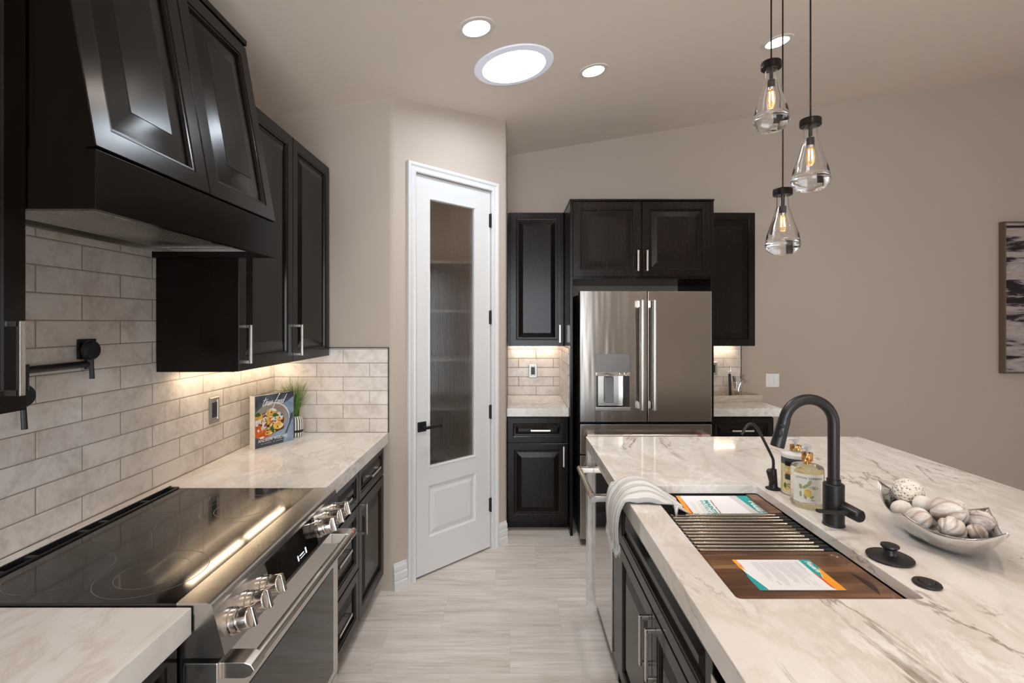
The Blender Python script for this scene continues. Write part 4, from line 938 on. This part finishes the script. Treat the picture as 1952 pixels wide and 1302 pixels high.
# near unit: stainless drawer-type microwave beneath the island top
mw = thing('undercounter_microwave', 'stainless fronted undercounter appliance at the near end of the island', 'microwave', (XI, 1.058, 0), RI)
obj('housing', box(B(), 0.0, 0.62, 0.0, 0.5, 0.10, 0.848), M['wood'], mw)
obj('front_panel', box(B(), 0.004, 0.616, -0.030, -0.001, 0.40, 0.792, 0.003), M['dwsteel'], mw)
obj('lower_panel', box(B(), 0.0, 0.62, -0.018, -0.001, 0.105, 0.395, 0.002), M['wood'], mw)
obj('toe_kick', box(B(), 0.0, 0.62, 0.055, 0.07, 0.0, 0.10), M['wood'], mw)

# ------------------------------------------------------------------ sink and workstation pieces
sk_ = thing('sink', 'dark undermount workstation sink in the island', 'sink', (0.73, 1.507, 0.64))
sx0, sx1, sy0, sy1 = CX0-0.006-0.73, CX1+0.006-0.73, CY0-0.006-1.507, CY1+0.006-1.507
bm = B(); T = 0.004
box(bm, sx0, sx1, sy0, sy1, 0.0, T); box(bm, sx0, sx0+T, sy0, sy1, T, 0.2435); box(bm, sx1-T, sx1, sy0, sy1, T, 0.2435); box(bm, sx0+T, sx1-T, sy0, sy0+T, T, 0.2435); box(bm, sx0+T, sx1-T, sy1-T, sy1, T, 0.2435)
obj('basin', bm, M['sinkdark'], sk_)
bm = B(); box(bm, sx0+T, sx0+0.014, sy0+T, sy1-T, 0.195, 0.2130, 0.001); box(bm, sx1-0.020, sx1-T, sy0+T, sy1-T, 0.195, 0.2130, 0.001); obj('ledge', bm, M['sinkdark'], sk_)
bm = B(); lathe(bm, [(0, 0.0045), (0.05, 0.0045), (0.055, 0.006), (0.055, 0.0041)], 24); obj('drain', bm, M['black'], sk_)
# cutting board
cb = thing('cutting_board', 'walnut cutting board over the near end of the sink', 'cutting board', ((CX0+CX1)/2, 1.2715, 0.8535))
bw, bd, bt = (CX1-CX0)/2-0.003, 0.1465, 0.029
bm = B()
def rr(bm, hx_, hy_, r, z, n=5):
    pts = []
    for cx, cy, a0 in ((hx_-r, hy_-r, 0), (-hx_+r, hy_-r, PI/2), (-hx_+r, -hy_+r, PI), (hx_-r, -hy_+r, 1.5*PI)):
        for k in range(n+1): a = a0+k/n*PI/2; pts.append(bm.verts.new((cx+r*math.cos(a), cy+r*math.sin(a), z)))
    return pts
L_ = [rr(bm, bw, bd, 0.012, 0), rr(bm, bw, bd, 0.012, bt-0.003), rr(bm, bw-0.003, bd-0.003, 0.010, bt), rr(bm, bw-0.018, bd-0.018, 0.02, bt), rr(bm, bw-0.021, bd-0.021, 0.018, bt-0.003), rr(bm, bw-0.025, bd-0.025, 0.016, bt-0.003), rr(bm, bw-0.028, bd-0.028, 0.014, bt)]
for a, b in zip(L_, L_[1:]):
    for k in range(len(a)): bm.faces.new((a[k], a[(k+1) % len(a)], b[(k+1) % len(a)], b[k]))
bm.faces.new(L_[0][::-1]); bm.faces.new(L_[-1]); cbo = obj('board', bm, M['walnut'], cb, angle=30)
bm = B(); pts = [(0.175+0.018*math.cos(PI*t/8)**1 - 0.0, -0.075+0.15*t/8*0.75) for t in range(9)]
poly(bm, [(0.163, -0.085, bt+0.0003)] + [(0.163+0.020*math.sin(PI*t/10), -0.085+0.11*t/10, bt+0.0003) for t in range(1, 10)] + [(0.163, 0.025, bt+0.0003)])
obj('slot_shade_patch', bm, M['slotshade'], cbo, smooth=False)  # flat dark patch paints the shade of a carved finger recess
# roll-up drying rack
rk = thing('drying_rack', 'roll-up drying rack of steel bars across the middle of the sink', 'drying rack', ((CX0+CX1)/2, 1.565, 0.8535))
hw_ = (CX1-CX0)/2-0.004
for i in range(12):
    y = -0.130 + i*(0.258/11) + (0.010 if i == 9 else 0) * 0
    if i >= 9: y += 0.004
    bm = B(); tube(bm, [(-hw_+0.012, y, 0.0225), (hw_-0.03, y, 0.0225)], 0.0062, 12); obj('bar', bm, M['rackbar'], rk, weighted=False)
for s in (-1, 1):
    bm = B()
    xc = s*(hw_-0.016)
    for i in range(12):
        y = -0.130 + i*(0.258/11); y += 0.004 if i >= 9 else 0
        box(bm, xc-0.015, xc+0.015, y-0.0085, y+0.0085, 0.0005, 0.0280, 0.003)
    box(bm, xc-0.013, xc+0.013, -0.135, 0.138, 0.0005, 0.012, 0.002); obj('silicone_end_strip', bm, M['rubber'], rk)
# colander frame at the far end of the sink
co = thing('colander', 'walnut-framed steel colander at the far end of the sink holding brochures', 'colander', ((CX0+CX1)/2, 1.795, 0.8535))
hwc = (CX1-CX0)/2-0.003
obj('wooden_side', box(B(), hwc-0.042, hwc, -0.088, 0.093, 0, 0.030, 0.003), M['walnut'], co); obj('wooden_side', box(B(), -hwc, -hwc+0.026, -0.088, 0.093, 0, 0.030, 0.003), M['walnut'], co)
bm = B(); x0c, x1c, y0c, y1c, zc0 = -hwc+0.026, hwc-0.042, -0.086, 0.092, -0.07
box(bm, x0c, x1c, y0c, y1c, zc0, zc0+0.002); box(bm, x0c, x0c+0.002, y0c, y1c, zc0, 0.022); box(bm, x1c-0.002, x1c, y0c, y1c, zc0, 0.022); box(bm, x0c, x1c, y0c, y0c+0.002, zc0, 0.0); box(bm, x0c, x1c, y1c-0.002, y1c, zc0, 0.024)
obj('steel_basket', bm, M['steel'], co)

# ------------------------------------------------------------------ printed sheets
def sheet(name, label, loc, rot, W, H, polys, texts, lines, lr=0.0008):
    """own frame: a = reading direction, b = up the page"""
    r = thing(name, label, 'brochure', loc, rot=rot)
    obj('page', box(B(), 0, W, 0, H, 0, 0.0006), M['paper'], r, smooth=False)
    for nm, m, pp in polys:
        for p in pp: obj(nm, (lambda bm: (poly(bm, [(a*W, b*H, 0.0008) for a, b in p]), bm)[1])(B()), M[m], r, smooth=False)
    for s, m, a, b, size, kw in texts:
        bm = text_bm(s, size, **kw); warp(bm, lambda c, a=a, b=b: (a*W+c.x, b*H+c.y, 0.0011+c.z)); obj('lettering', bm, M[m], r, smooth=False)
    if lines:
        bm = B()
        for a0, a1, b, t in lines: poly(bm, [(a0*W, b*H, 0.0009), (a1*W, b*H, 0.0009), (a1*W, b*H+t, 0.0009), (a0*W, b*H+t, 0.0009)])
        obj('body_text', bm, M['greyink'], r, smooth=False)
    return r
rnd = random.Random(2)
W2, H2 = 0.155, 0.214
ln = []
b = 0.74
for grp in (1, 6, 6, 7, 5):
    for k in range(grp):
        ln.append((0.09, rnd.uniform(0.62, 0.88) if k < grp-1 else rnd.uniform(0.3, 0.6), b, 0.0011)); b -= 0.0195
    b -= 0.016
sheet('instruction_leaflet', 'white printed leaflet with teal and orange corners lying on the cutting board', (0.6118, 1.3635, 0.8836), (0, 0, -PI/2), W2, H2,
    [('teal_header', 'teal', [[(0, 0.86), (0, 1), (0.27, 1), (0.64, 0.885), (0.42, 0.855)], [(0.30, 0.0), (1, 0), (1, 0.105), (0.93, 0.10)]]),
     ('orange_band', 'orange', [[(0.27, 1), (1, 1), (1, 0.885), (0.66, 0.89)], [(0, 0), (0.60, 0.0), (0.25, 0.035), (0, 0.055)]]),
     ('red_sliver', 'red', [[(0.42, 0.852), (0.64, 0.888), (0.98, 0.885), (0.9, 0.862)], [(0.06, 0.06), (0.25, 0.035), (0.42, 0.048)]])],
    [('Fuuern', 'whiteink', 0.06, 0.912, 0.021, dict(shear=0.2, bold=0.0005)), ('a', 'red', 0.66, 0.16, 0.008, {}), ('a', 'red', 0.80, 0.13, 0.008, {}), ('a', 'red', 0.66, 0.24, 0.008, {}), ('a', 'red', 0.80, 0.215, 0.008, {})][:1],
    ln + [(0.08, 0.36, 0.80, 0.0018), (0.08, 0.55, 0.775, 0.0018), (0.72, 0.86, 0.30, 0.002), (0.72, 0.92, 0.74, 0.0011)])
# red approval marks on the leaflet
W1, H1 = 0.196, 0.286
t1_ = 0.13
lines1 = [(0.25, 0.85, 0.13, 0.0012), (0.25, 0.70, 0.155, 0.0012), (0.22, 0.9, 0.215, 0.0012), (0.22, 0.75, 0.24, 0.0012)]
sheet('maintenance_brochure', 'white brochure with an orange edge and teal top leaning in the colander', (0.628, 1.8795, 0.8790), (t1_*0, t1_*1.05, -PI/2), W1, H1,
    [('teal_header', 'teal', [[(0, 0.80), (0, 0.99), (0.30, 1.0), (0.72, 1.0), (1, 1), (1, 0.95)]]),
     ('pale_header_fold', 'palegrey', [[(0.45, 1.0), (0.30, 1.0), (0.28, 0.995)], [(0, 0.70), (0, 0.795), (1, 0.945), (1, 0.86)]]),
     ('orange_band', 'orange', [[(0, 0), (1, 0), (1, 0.05), (0, 0.055)]]),
     ('red_sliver', 'red', [[(0.05, 0.055), (1, 0.05), (1, 0.085), (0.7, 0.075)]])],
    [('Fuuern', 'whiteink', 0.20, 0.905, 0.031, dict(shear=0.12, wid=1.15, bold=0.0009)), ('MAINTENANCE', 'teal', 0.18, 0.325, 0.0225, dict(wid=1.25, bold=0.0007)), ('INSTRUCTIONS', 'teal', 0.18, 0.265, 0.019, dict(wid=1.25)), ('Stainless Steel Sink', 'ink', 0.18, 0.405, 0.010, dict(wid=1.25))], lines1)
sheet('teal_brochure', 'glossy pale teal brochure tucked beside the colander wooden side', (0.72, 1.872, 0.862), (0, 0.10, -PI/2), 0.165, 0.175,
    [('teal_print', 'teal', [[(0.0, 0.75), (0, 1), (1, 1), (1, 0.6)]]), ('pale_teal_print', 'palegrey', [[(0, 0.5), (0, 0.745), (1, 0.59), (1, 0.5)]])], [], [])

# ------------------------------------------------------------------ faucet
fc = thing('kitchen_faucet', 'matte black gooseneck kitchen faucet on the island', 'faucet', (1.003, 1.528, 0.9145))
bm = B(); lathe(bm, [(0, 0), (0.031, 0), (0.031, 0.003), (0.0295, 0.005), (0.0295, 0.126), (0.028, 0.128), (0.020, 0.129), (0.020, 0.142), (0, 0.142)], 32); obj('base', bm, M['black'], fc)
ra = 0.0775; zc_ = 0.3125
pts = [(0, 0, 0.135), (0, 0, 0.2), (0, 0, 0.26)] + [(-ra+ra*math.cos(math.radians(a)), 0, zc_+ra*math.sin(math.radians(a))) for a in range(0, 166, 8)]
last = Vector(pts[-1]); dirv = Vector((-math.sin(math.radians(164))*0-0.262, 0, -0.965)).normalized()
pts += [tuple(last + dirv*0.012)]
bm = B(); tube(bm, pts, 0.0165, 20); obj('gooseneck', bm, M['black'], fc)
p0 = last + dirv*0.008; bm = B(); tube(bm, [p0, p0+dirv*0.004, p0+dirv*0.045, p0+dirv*0.088, p0+dirv*0.092], [0.0165, 0.0175, 0.019, 0.0205, 0.0195], 24); sh = obj('spray_head', bm, M['black'], fc)
for t, l in ((0.022, 0.007), (0.046, 0.013)):
    cpt = p0 + dirv*t + Vector((-0.010, -0.0155, 0)); bm = B(); bmesh.ops.create_icosphere(bm, subdivisions=2, radius=1, matrix=Matrix.Translation(cpt) @ Matrix.Rotation(0.26, 4, 'Y') @ Matrix.Diagonal((0.007, 0.0055, l, 1))); obj('spray_button', bm, M['rubber'], sh)
bm = B(); tube(bm, [(0.012, -0.020, 0.062), (0.026, -0.080, 0.056), (0.027, -0.084, 0.056)], [0.0195, 0.0185, 0.015], 24); hv = obj('valve_handle', bm, M['black'], fc)
bm = B(); tube(bm, smooth_path([(0.012, -0.055, 0.060), (-0.03, -0.058, 0.060), (-0.075, -0.060, 0.066), (-0.09, -0.060, 0.070)], 5), [0.008]*10+[0.0075]*3+[0.006]*3, 12)
for v in bm.verts: v.co.z = 0.060 + (v.co.z-0.060)*0.75
obj('lever', bm, M['black'], hv)
# filtered water tap
wt = thing('filtered_water_tap', 'small slim matte black water tap beside the soap bottles', 'faucet', (0.9896, 1.856, 0.9145))
bm = B(); lathe(bm, [(0, 0), (0.027, 0), (0.027, 0.003), (0.018, 0.006), (0.0155, 0.012), (0.0115, 0.075), (0, 0.076)], 28); obj('base', bm, M['black'], wt)
bm = B(); tube(bm, smooth_path([(0, 0, 0.07), (0, 0, 0.105), (-0.008, 0, 0.128), (-0.047, 0, 0.205), (-0.066, 0, 0.237), (-0.084, 0, 0.246), (-0.102, 0, 0.236), (-0.120, 0, 0.205)], 6), 0.0052, 14); obj('spout', bm, M['black'], wt)
bm = B(); tube(bm, [(-0.006, -0.006, 0.024), (-0.012, -0.012, 0.034), (-0.027, -0.024, 0.074), (-0.029, -0.026, 0.079)], [0.008, 0.0105, 0.0115, 0.008], 16); obj('lever', bm, M['black'], wt)

# ------------------------------------------------------------------ soap bottles
def wrap(r, a_mid):                           # flat (x, z) -> round a bottle; a_mid = angle facing
    def f(c): a = a_mid + c.x/r; return (r*math.cos(a), r*math.sin(a), c.z)
    return f
def wrapped_rect(x0, x1, z0, z1, y, n=20):
    bm = B(); vs = [[bm.verts.new((x0+(x1-x0)*k/n, y, z)) for z in (z0, z1)] for k in range(n+1)]
    for a, b in zip(vs, vs[1:]): bm.faces.new((a[0], b[0], b[1], a[1]))
    return bm
def ellipses(items):
    bm = B()
    for cx, cz, rx, rz_, rot in items:
        vs = []
        for k in range(18):
            a = 2*PI*k/18; ex, ez = rx*math.cos(a), rz_*math.sin(a); vs.append(bm.verts.new((cx+ex*math.cos(rot)-ez*math.sin(rot), 0, cz+ex*math.sin(rot)+ez*math.cos(rot))))
        c_ = bm.verts.new((cx, 0, cz))
        for k in range(18): bm.faces.new((c_, vs[k], vs[(k+1) % 18]))
    return bm
def collar_bm(r, z0, z1):
    bm = B(); n = 48
    for zz in (0,):
        pr = []
        ring = lambda rad, z, cr: [bm.verts.new(((rad+cr*(0.0012 if k % 2 else 0))*math.cos(2*PI*k/n), (rad+cr*(0.0012 if k % 2 else 0))*math.sin(2*PI*k/n), z)) for k in range(n)]
        rs = [ring(r*0.55, z1-0.001, 0), ring(r, z1, 0), ring(r, z1-0.001, 1), ring(r, z0, 1), ring(r*0.9, z0, 0)]
        for a, b in zip(rs, rs[1:]):
            for k in range(n): bm.faces.new((a[k], a[(k+1) % n], b[(k+1) % n], b[k]))
    return bm
def pump_bm(z0, ang, L):
    bm = B(); tube(bm, [(0, 0, z0-0.004), (0, 0, z0+0.012)], 0.005, 12); lathe(bm, [(0, z0+0.010), (0.010, z0+0.011), (0.012, z0+0.024), (0.010, z0+0.028), (0, z0+0.029)], 18)
    d = Vector((math.cos(ang), math.sin(ang), 0)); tube(bm, [Vector((0, 0, z0+0.023)), d*L*0.7+Vector((0, 0, z0+0.024)), d*L+Vector((0, 0, z0+0.018))], [0.006, 0.005, 0.004], 10); return bm
s1 = thing('soap_bottle', 'round clear bottle of pale hand soap with a lemon label nearest the faucet', 'soap bottle', (1.020, 1.693, 0.9145)); R1 = 0.0515
bm = B(); lathe(bm, [(0, 0), (R1-0.005, 0), (R1, 0.005), (R1, 0.128), (R1-0.003, 0.135), (R1-0.012, 0.139), (0.02, 0.141), (0.012, 0.143), (0.012, 0.155), (0, 0.155)], 48); obj('bottle', bm, M['liquid'], s1)
fa = math.atan2(-1.693, -1.020) + 0.12        # label faces the aisle
lb = obj('label', warp(wrapped_rect(-0.052, 0.052, 0.022, 0.118, 0), wrap(R1+0.0004, fa)), M['label'], s1)
obj('printed_lemon', warp(ellipses([(-0.004, 0.056, 0.011, 0.014, 0.3)]), wrap(R1+0.0009, fa)), M['lemon'], lb)
obj('printed_leaves', warp(ellipses([(0.014, 0.074, 0.015, 0.005, -0.1), (-0.010, 0.078, 0.013, 0.005, 0.7), (-0.026, 0.075, 0.005, 0.009, 0.1), (0.001, 0.09, 0.006, 0.010, -0.4), (-0.012, 0.043, 0.004, 0.009, 0.3), (0.008, 0.043, 0.007, 0.004, 0.5), (-0.026, 0.05, 0.004, 0.010, 0), (0.01, 0.033, 0.034, 0.0022, -0.02)]), wrap(R1+0.0007, fa)), M['sage'], lb)
bm = text_bm('LEMON VERBENA', 0.0095, align='CENTER', ext=0.00001, spacing=1.25); obj('lettering', warp(bm, lambda c: wrap(R1+0.0010, fa)(Vector((c.x, 0, c.y+0.102)))), M['ink'], lb, smooth=False)
bm = B()
for k in range(11): poly(bm, [(0.034+q, 0, 0.030+k*0.0052+h) for q, h in ((0, 0), (0.0016, 0), (0.0016, 0.0035), (0, 0.0035))])
obj('small_print', warp(bm, wrap(R1+0.0009, fa)), M['greyink'], lb, smooth=False)
obj('gold_collar', collar_bm(0.0165, 0.153, 0.181), M['gold'], s1); obj('pump', pump_bm(0.181, fa-0.6, 0.034), M['pump'], s1)
bm = B(); lathe(bm, [(0, 0.142), (0.0125, 0.142), (0.0125, 0.153), (0, 0.153)], 20); obj('neck_ring', bm, M['gold'], s1)
s2 = thing('lotion_bottle', 'white lotion bottle with black band and lemon print behind the clear soap', 'soap bottle', (1.046, 1.808, 0.9145)); R2 = 0.0475
bm = B(); lathe(bm, [(0, 0), (R2-0.004, 0), (R2, 0.004), (R2, 0.142), (R2-0.002, 0.148), (R2-0.012, 0.153), (0.018, 0.155), (0.013, 0.157), (0.013, 0.163), (0, 0.163)], 48); obj('bottle', bm, M['white'], s2)
fb = math.atan2(-1.808, -1.046) - 0.05
lb = obj('label', warp(wrapped_rect(-0.060, 0.060, 0.012, 0.135, 0, 28), wrap(R2+0.0004, fb)), M['palelemon'], s2)
obj('black_band', warp(wrapped_rect(-0.061, 0.061, 0.112, 0.136, 0, 28), wrap(R2+0.0007, fb)), M['ink'], lb)
obj('printed_lemons', warp(ellipses([(-0.020, 0.092, 0.018, 0.016, 0), (0.018, 0.060, 0.014, 0.020, 0.3), (-0.028, 0.030, 0.014, 0.01, 0), (0.03, 0.09, 0.012, 0.014, 0)]), wrap(R2+0.0007, fb)), M['lemon'], lb)
obj('printed_leaves', warp(ellipses([(0.008, 0.088, 0.010, 0.020, 0.2), (-0.008, 0.034, 0.020, 0.008, -0.3), (-0.034, 0.035, 0.006, 0.010, 0), (0.03, 0.04, 0.008, 0.014, 0)]), wrap(R2+0.0009, fb)), M['leaf'], lb)
obj('name_plate', warp(wrapped_rect(-0.034, -0.006, 0.058, 0.078, 0, 8), wrap(R2+0.0012, fb)), M['ink'], lb); obj('emblem_plate', warp(wrapped_rect(-0.034, -0.012, 0.108, 0.124, 0, 8), wrap(R2+0.0013, fb)), M['bronze'], lb)
obj('gold_collar', collar_bm(0.018, 0.160, 0.178), M['gold'], s2); obj('pump', pump_bm(0.178, PI+0.15, 0.042), M['pump'], s2)

# ------------------------------------------------------------------ stoppers
ds = thing('drain_cover', 'wide flat black sink stopper with a raised knob on the island', 'sink stopper', (1.008, 1.307, 0.9145))
bm = B(); lathe(bm, [(0, 0), (0.050, 0), (0.0535, 0.003), (0.0535, 0.006), (0.050, 0.008), (0.025, 0.010), (0.018, 0.013), (0, 0.013)], 40); obj('disc', bm, M['black'], ds)
bm = B(); lathe(bm, [(0.017, 0.012), (0.015, 0.016), (0.0145, 0.026), (0.019, 0.030), (0.0215, 0.033), (0.0205, 0.037), (0, 0.039)], 32); obj('knob', bm, M['black'], ds)
ds = thing('air_switch_button', 'small round black button set in the island top near the big stopper', 'button', (0.997, 1.177, 0.9145))
bm = B(); lathe(bm, [(0, 0), (0.028, 0), (0.0295, 0.003), (0.028, 0.006), (0.018, 0.0075), (0.017, 0.006), (0, 0.006)], 36); obj('ring', bm, M['black'], ds)
bm = B(); lathe(bm, [(0.0165, 0.0055), (0.0155, 0.009), (0, 0.0095)], 28); obj('push_button', bm, M['black'], ds)

# ------------------------------------------------------------------ towel
bm = B(); uvl = bm.loops.layers.uv.new('UVMap')
prof_t = smooth_path([(0.604, 0, 0.888), (0.572, 0, 0.903), (0.535, 0, 0.932), (0.49, 0, 0.953), (0.445, 0, 0.953), (0.408, 0, 0.935), (0.384, 0, 0.90), (0.374, 0, 0.86), (0.372, 0, 0.81), (0.376, 0, 0.765)], 6)
NU, NV = len(prof_t), 60
rows = []
for i, p in enumerate(prof_t):
    t = i/(NU-1); row = []
    for j in range(NV+1):
        v = j/NV; width = 0.235 - 0.03*t - 0.09*max(0, 0.35-t)/0.35
        yc = 1.80 + 0.02*t - 0.05*max(0, 0.35-t)/0.35
        fold = math.sin(v*PI*5.2 + 1.6*t)*0.5 + 0.5*math.sin(v*PI*9.1 - 2.1*t + 0.7)
        amp = 0.0105*(0.35+0.65*math.sin(PI*min(1, max(0.0, t*1.1))))
        y = yc + (v-0.5)*width
        edge = 1 - (2*v-1)**4
        nxt = prof_t[min(i+1, NU-1)] - prof_t[max(i-1, 0)]; nn = Vector((nxt.z, 0, -nxt.x)).normalized()
        if nn.z < 0 and t < 0.5: nn = -nn
        q = Vector((p.x, y, p.z)) + (Vector((0.55*nn.x, 0, abs(nn.z)))*(fold*amp))
        sag = (1-edge)*0.036
        if 0.12 < t < 0.62: q.z -= sag*min(1, (0.62-t)/0.15)
        if t >= 0.5 and t < 0.62: q.x += sag*0.0
        if 0.15 < t < 0.50: q.z = max(q.z, 0.9165)
        if t > 0.62: q.x += -0.006*edge; q.z += -0.018*math.sin(v*3.3+0.4)*t
        row.append(bm.verts.new(q))
    rows.append(row)
for i in range(NU-1):
    for j in range(NV):
        f = bm.faces.new((rows[i][j], rows[i][j+1], rows[i+1][j+1], rows[i+1][j]))
        for lp, (a, b_) in zip(f.loops, ((i, j), (i, j+1), (i+1, j+1), (i+1, j))): lp[uvl].uv = (a/NU, b_/NV)
ends = [rows[-1][j].co.copy() for j in range(0, NV+1, 2)]
tw = obj('dish_towel', bm, M['towel'], angle=180, weighted=False); tag(tw, 'grey striped fringed dish towel draped over the island edge by the sink', 'towel')
sm = tw.modifiers.new('thickness', 'SOLIDIFY'); sm.thickness = 0.004; sm.offset = 1
rnd = random.Random(5); bm = B()
for p in ends:
    for k in range(3):
        q = p + Vector((rnd.uniform(-.004, .004), rnd.uniform(-.004, .004), 0.004)); tube(bm, [q, q+Vector((rnd.uniform(-.004, .004), rnd.uniform(-.004, .004), -0.012)), q+Vector((rnd.uniform(-.009, .009), rnd.uniform(-.009, .009), -0.030-rnd.uniform(0, .014)))], [0.0013, 0.0012, 0.0007], 5)
obj('fringe', bm, mat('towel_fringe', (0.6, 0.595, 0.58), 0.95, spec=0.1), tw)

# ------------------------------------------------------------------ silver bowl with decorative balls
bmc = Vector((1.222, 1.395, 0.9145))
cor = {(-1, 1): Vector((1.190, 1.595, 1.030)), (1, 1): Vector((1.367, 1.405, 1.010)), (-1, -1): Vector((1.110, 1.392, 1.000)), (1, -1): Vector((1.212, 1.194, 1.030))}
N = 30; bm = B(); grid = []
def bil(a, b): return (cor[(-1, 1)]*(1-a)*(1+b) + cor[(1, 1)]*(1+a)*(1+b) + cor[(-1, -1)]*(1-a)*(1-b) + cor[(1, -1)]*(1+a)*(1-b))*0.25
for i in range(N+1):
    row = []
    for j in range(N+1):
        u = -1+2*i/N; v = -1+2*j/N; e = max(abs(u), abs(v))
        if e < 1e-6: row.append(bm.verts.new((bmc.x, bmc.y, bmc.z+0.0035))); continue
        P1 = bil(u/e, v/e); mid = 1 - (min(abs(u), abs(v))/e)**2
        bul = 1 + 0.07*mid; rim = Vector((bmc.x+(P1.x-bmc.x)*bul, bmc.y+(P1.y-bmc.y)*bul, P1.z-0.037*mid))
        rnd_ = 1 - 0.30*(1-mid)*(1-e)              # the foot is rounder than the rim
        k = (e**0.78)*rnd_; zf = max(0.0, (e-0.30)/0.70)**1.7
        row.append(bm.verts.new((bmc.x+(rim.x-bmc.x)*k, bmc.y+(rim.y-bmc.y)*k, bmc.z+0.0035+(rim.z-bmc.z)*zf)))
    grid.append(row)
for i in range(N):
    for j in range(N): bm.faces.new((grid[i][j], grid[i+1][j], grid[i+1][j+1], grid[i][j+1]))
for v in bm.verts: v.co -= bmc
bw_ = obj('silver_bowl', bm, M['silver'], loc=bmc, angle=60, weighted=False); tag(bw_, 'boat-shaped polished silver bowl of decorative balls on the island', 'bowl')
sm = bw_.modifiers.new('thickness', 'SOLIDIFY'); sm.thickness = 0.0025; sm.offset = 0
def ball(kind, loc, r, label, seed, rot):
    loc = (loc[0]*0.957, loc[1]*0.957, 1.544-(1.544-loc[2])*0.957); r *= 0.957
    bm = B(); bmesh.ops.create_icosphere(bm, subdivisions=4, radius=1.0); rnd = random.Random(seed)
    for v in bm.verts:
        n = v.co.normalized(); a = math.atan2(n.y, n.x); lat = math.asin(max(-1, min(1, n.z))); d = 1.0
        if kind == 'shell': d = 1 - 0.13*abs(math.sin(a*3 + 0.8*math.sin(lat*2)))**6*math.cos(lat)
        elif kind == 'pod': d = 1 - 0.035*abs(math.sin(a*6 + lat*1.5))
        elif kind == 'stripe': d = 1 + 0.03*math.sin(n.z*26 + 2.0*math.sin(a*2))
        else: d = 1 + 0.025*math.sin(n.x*34)*math.sin(n.y*34)*math.sin(n.z*34)
        v.co = n*r*d
    o = obj('decorative_ball', bm, M[{'shell': 'ball', 'pod': 'ball_pale', 'stripe': 'ball_stripe', 'coral': 'ball_coral'}[kind]], loc=loc, rot=rot, angle=180, weighted=False); tag(o, label, 'decorative ball', 'decorative balls in the silver bowl')
ball('coral', (1.301, 1.61, 0.987), 0.044, 'white coral-textured ball sitting highest at the far tip of the bowl', 1, (0, 0, 0))
ball('pod', (1.247, 1.565, 0.944), 0.032, 'smooth off-white ball at the left rim below the coral-textured one', 2, (0.4, 0.5, 0))
ball('pod', (1.2927, 1.54, 0.972), 0.028, 'pale ball just right of the coral ball, behind the big petalled one', 3, (0.2, -0.4, 1))
ball('shell', (1.306, 1.465, 0.978), 0.045, 'big petalled whitewashed ball in the middle of the bowl', 4, (1.2, 0.3, 0.4))
ball('shell', (1.222, 1.475, 0.953), 0.035, 'ridged brown-streaked ball behind the notched left corner of the bowl', 5, (0.5, 1.0, 0))
ball('coral', (1.362, 1.505, 0.975), 0.027, 'half-hidden coral-textured ball behind the big petalled one', 6, (0, 0.4, 0.2))
ball('stripe', (1.378, 1.44, 0.954), 0.037, 'dark brown striped ball at the right end of the bowl', 7, (0.2, 0.3, 0.9))
ball('shell', (1.255, 1.398, 0.957), 0.033, 'swirled grey-white ball at the front rim of the bowl', 8, (0.1, 1.3, 0.5))
ball('stripe', (1.311, 1.382, 0.950), 0.024, 'small brown-flecked ball low at the front right rim', 9, (0.8, 0.2, 0.2))
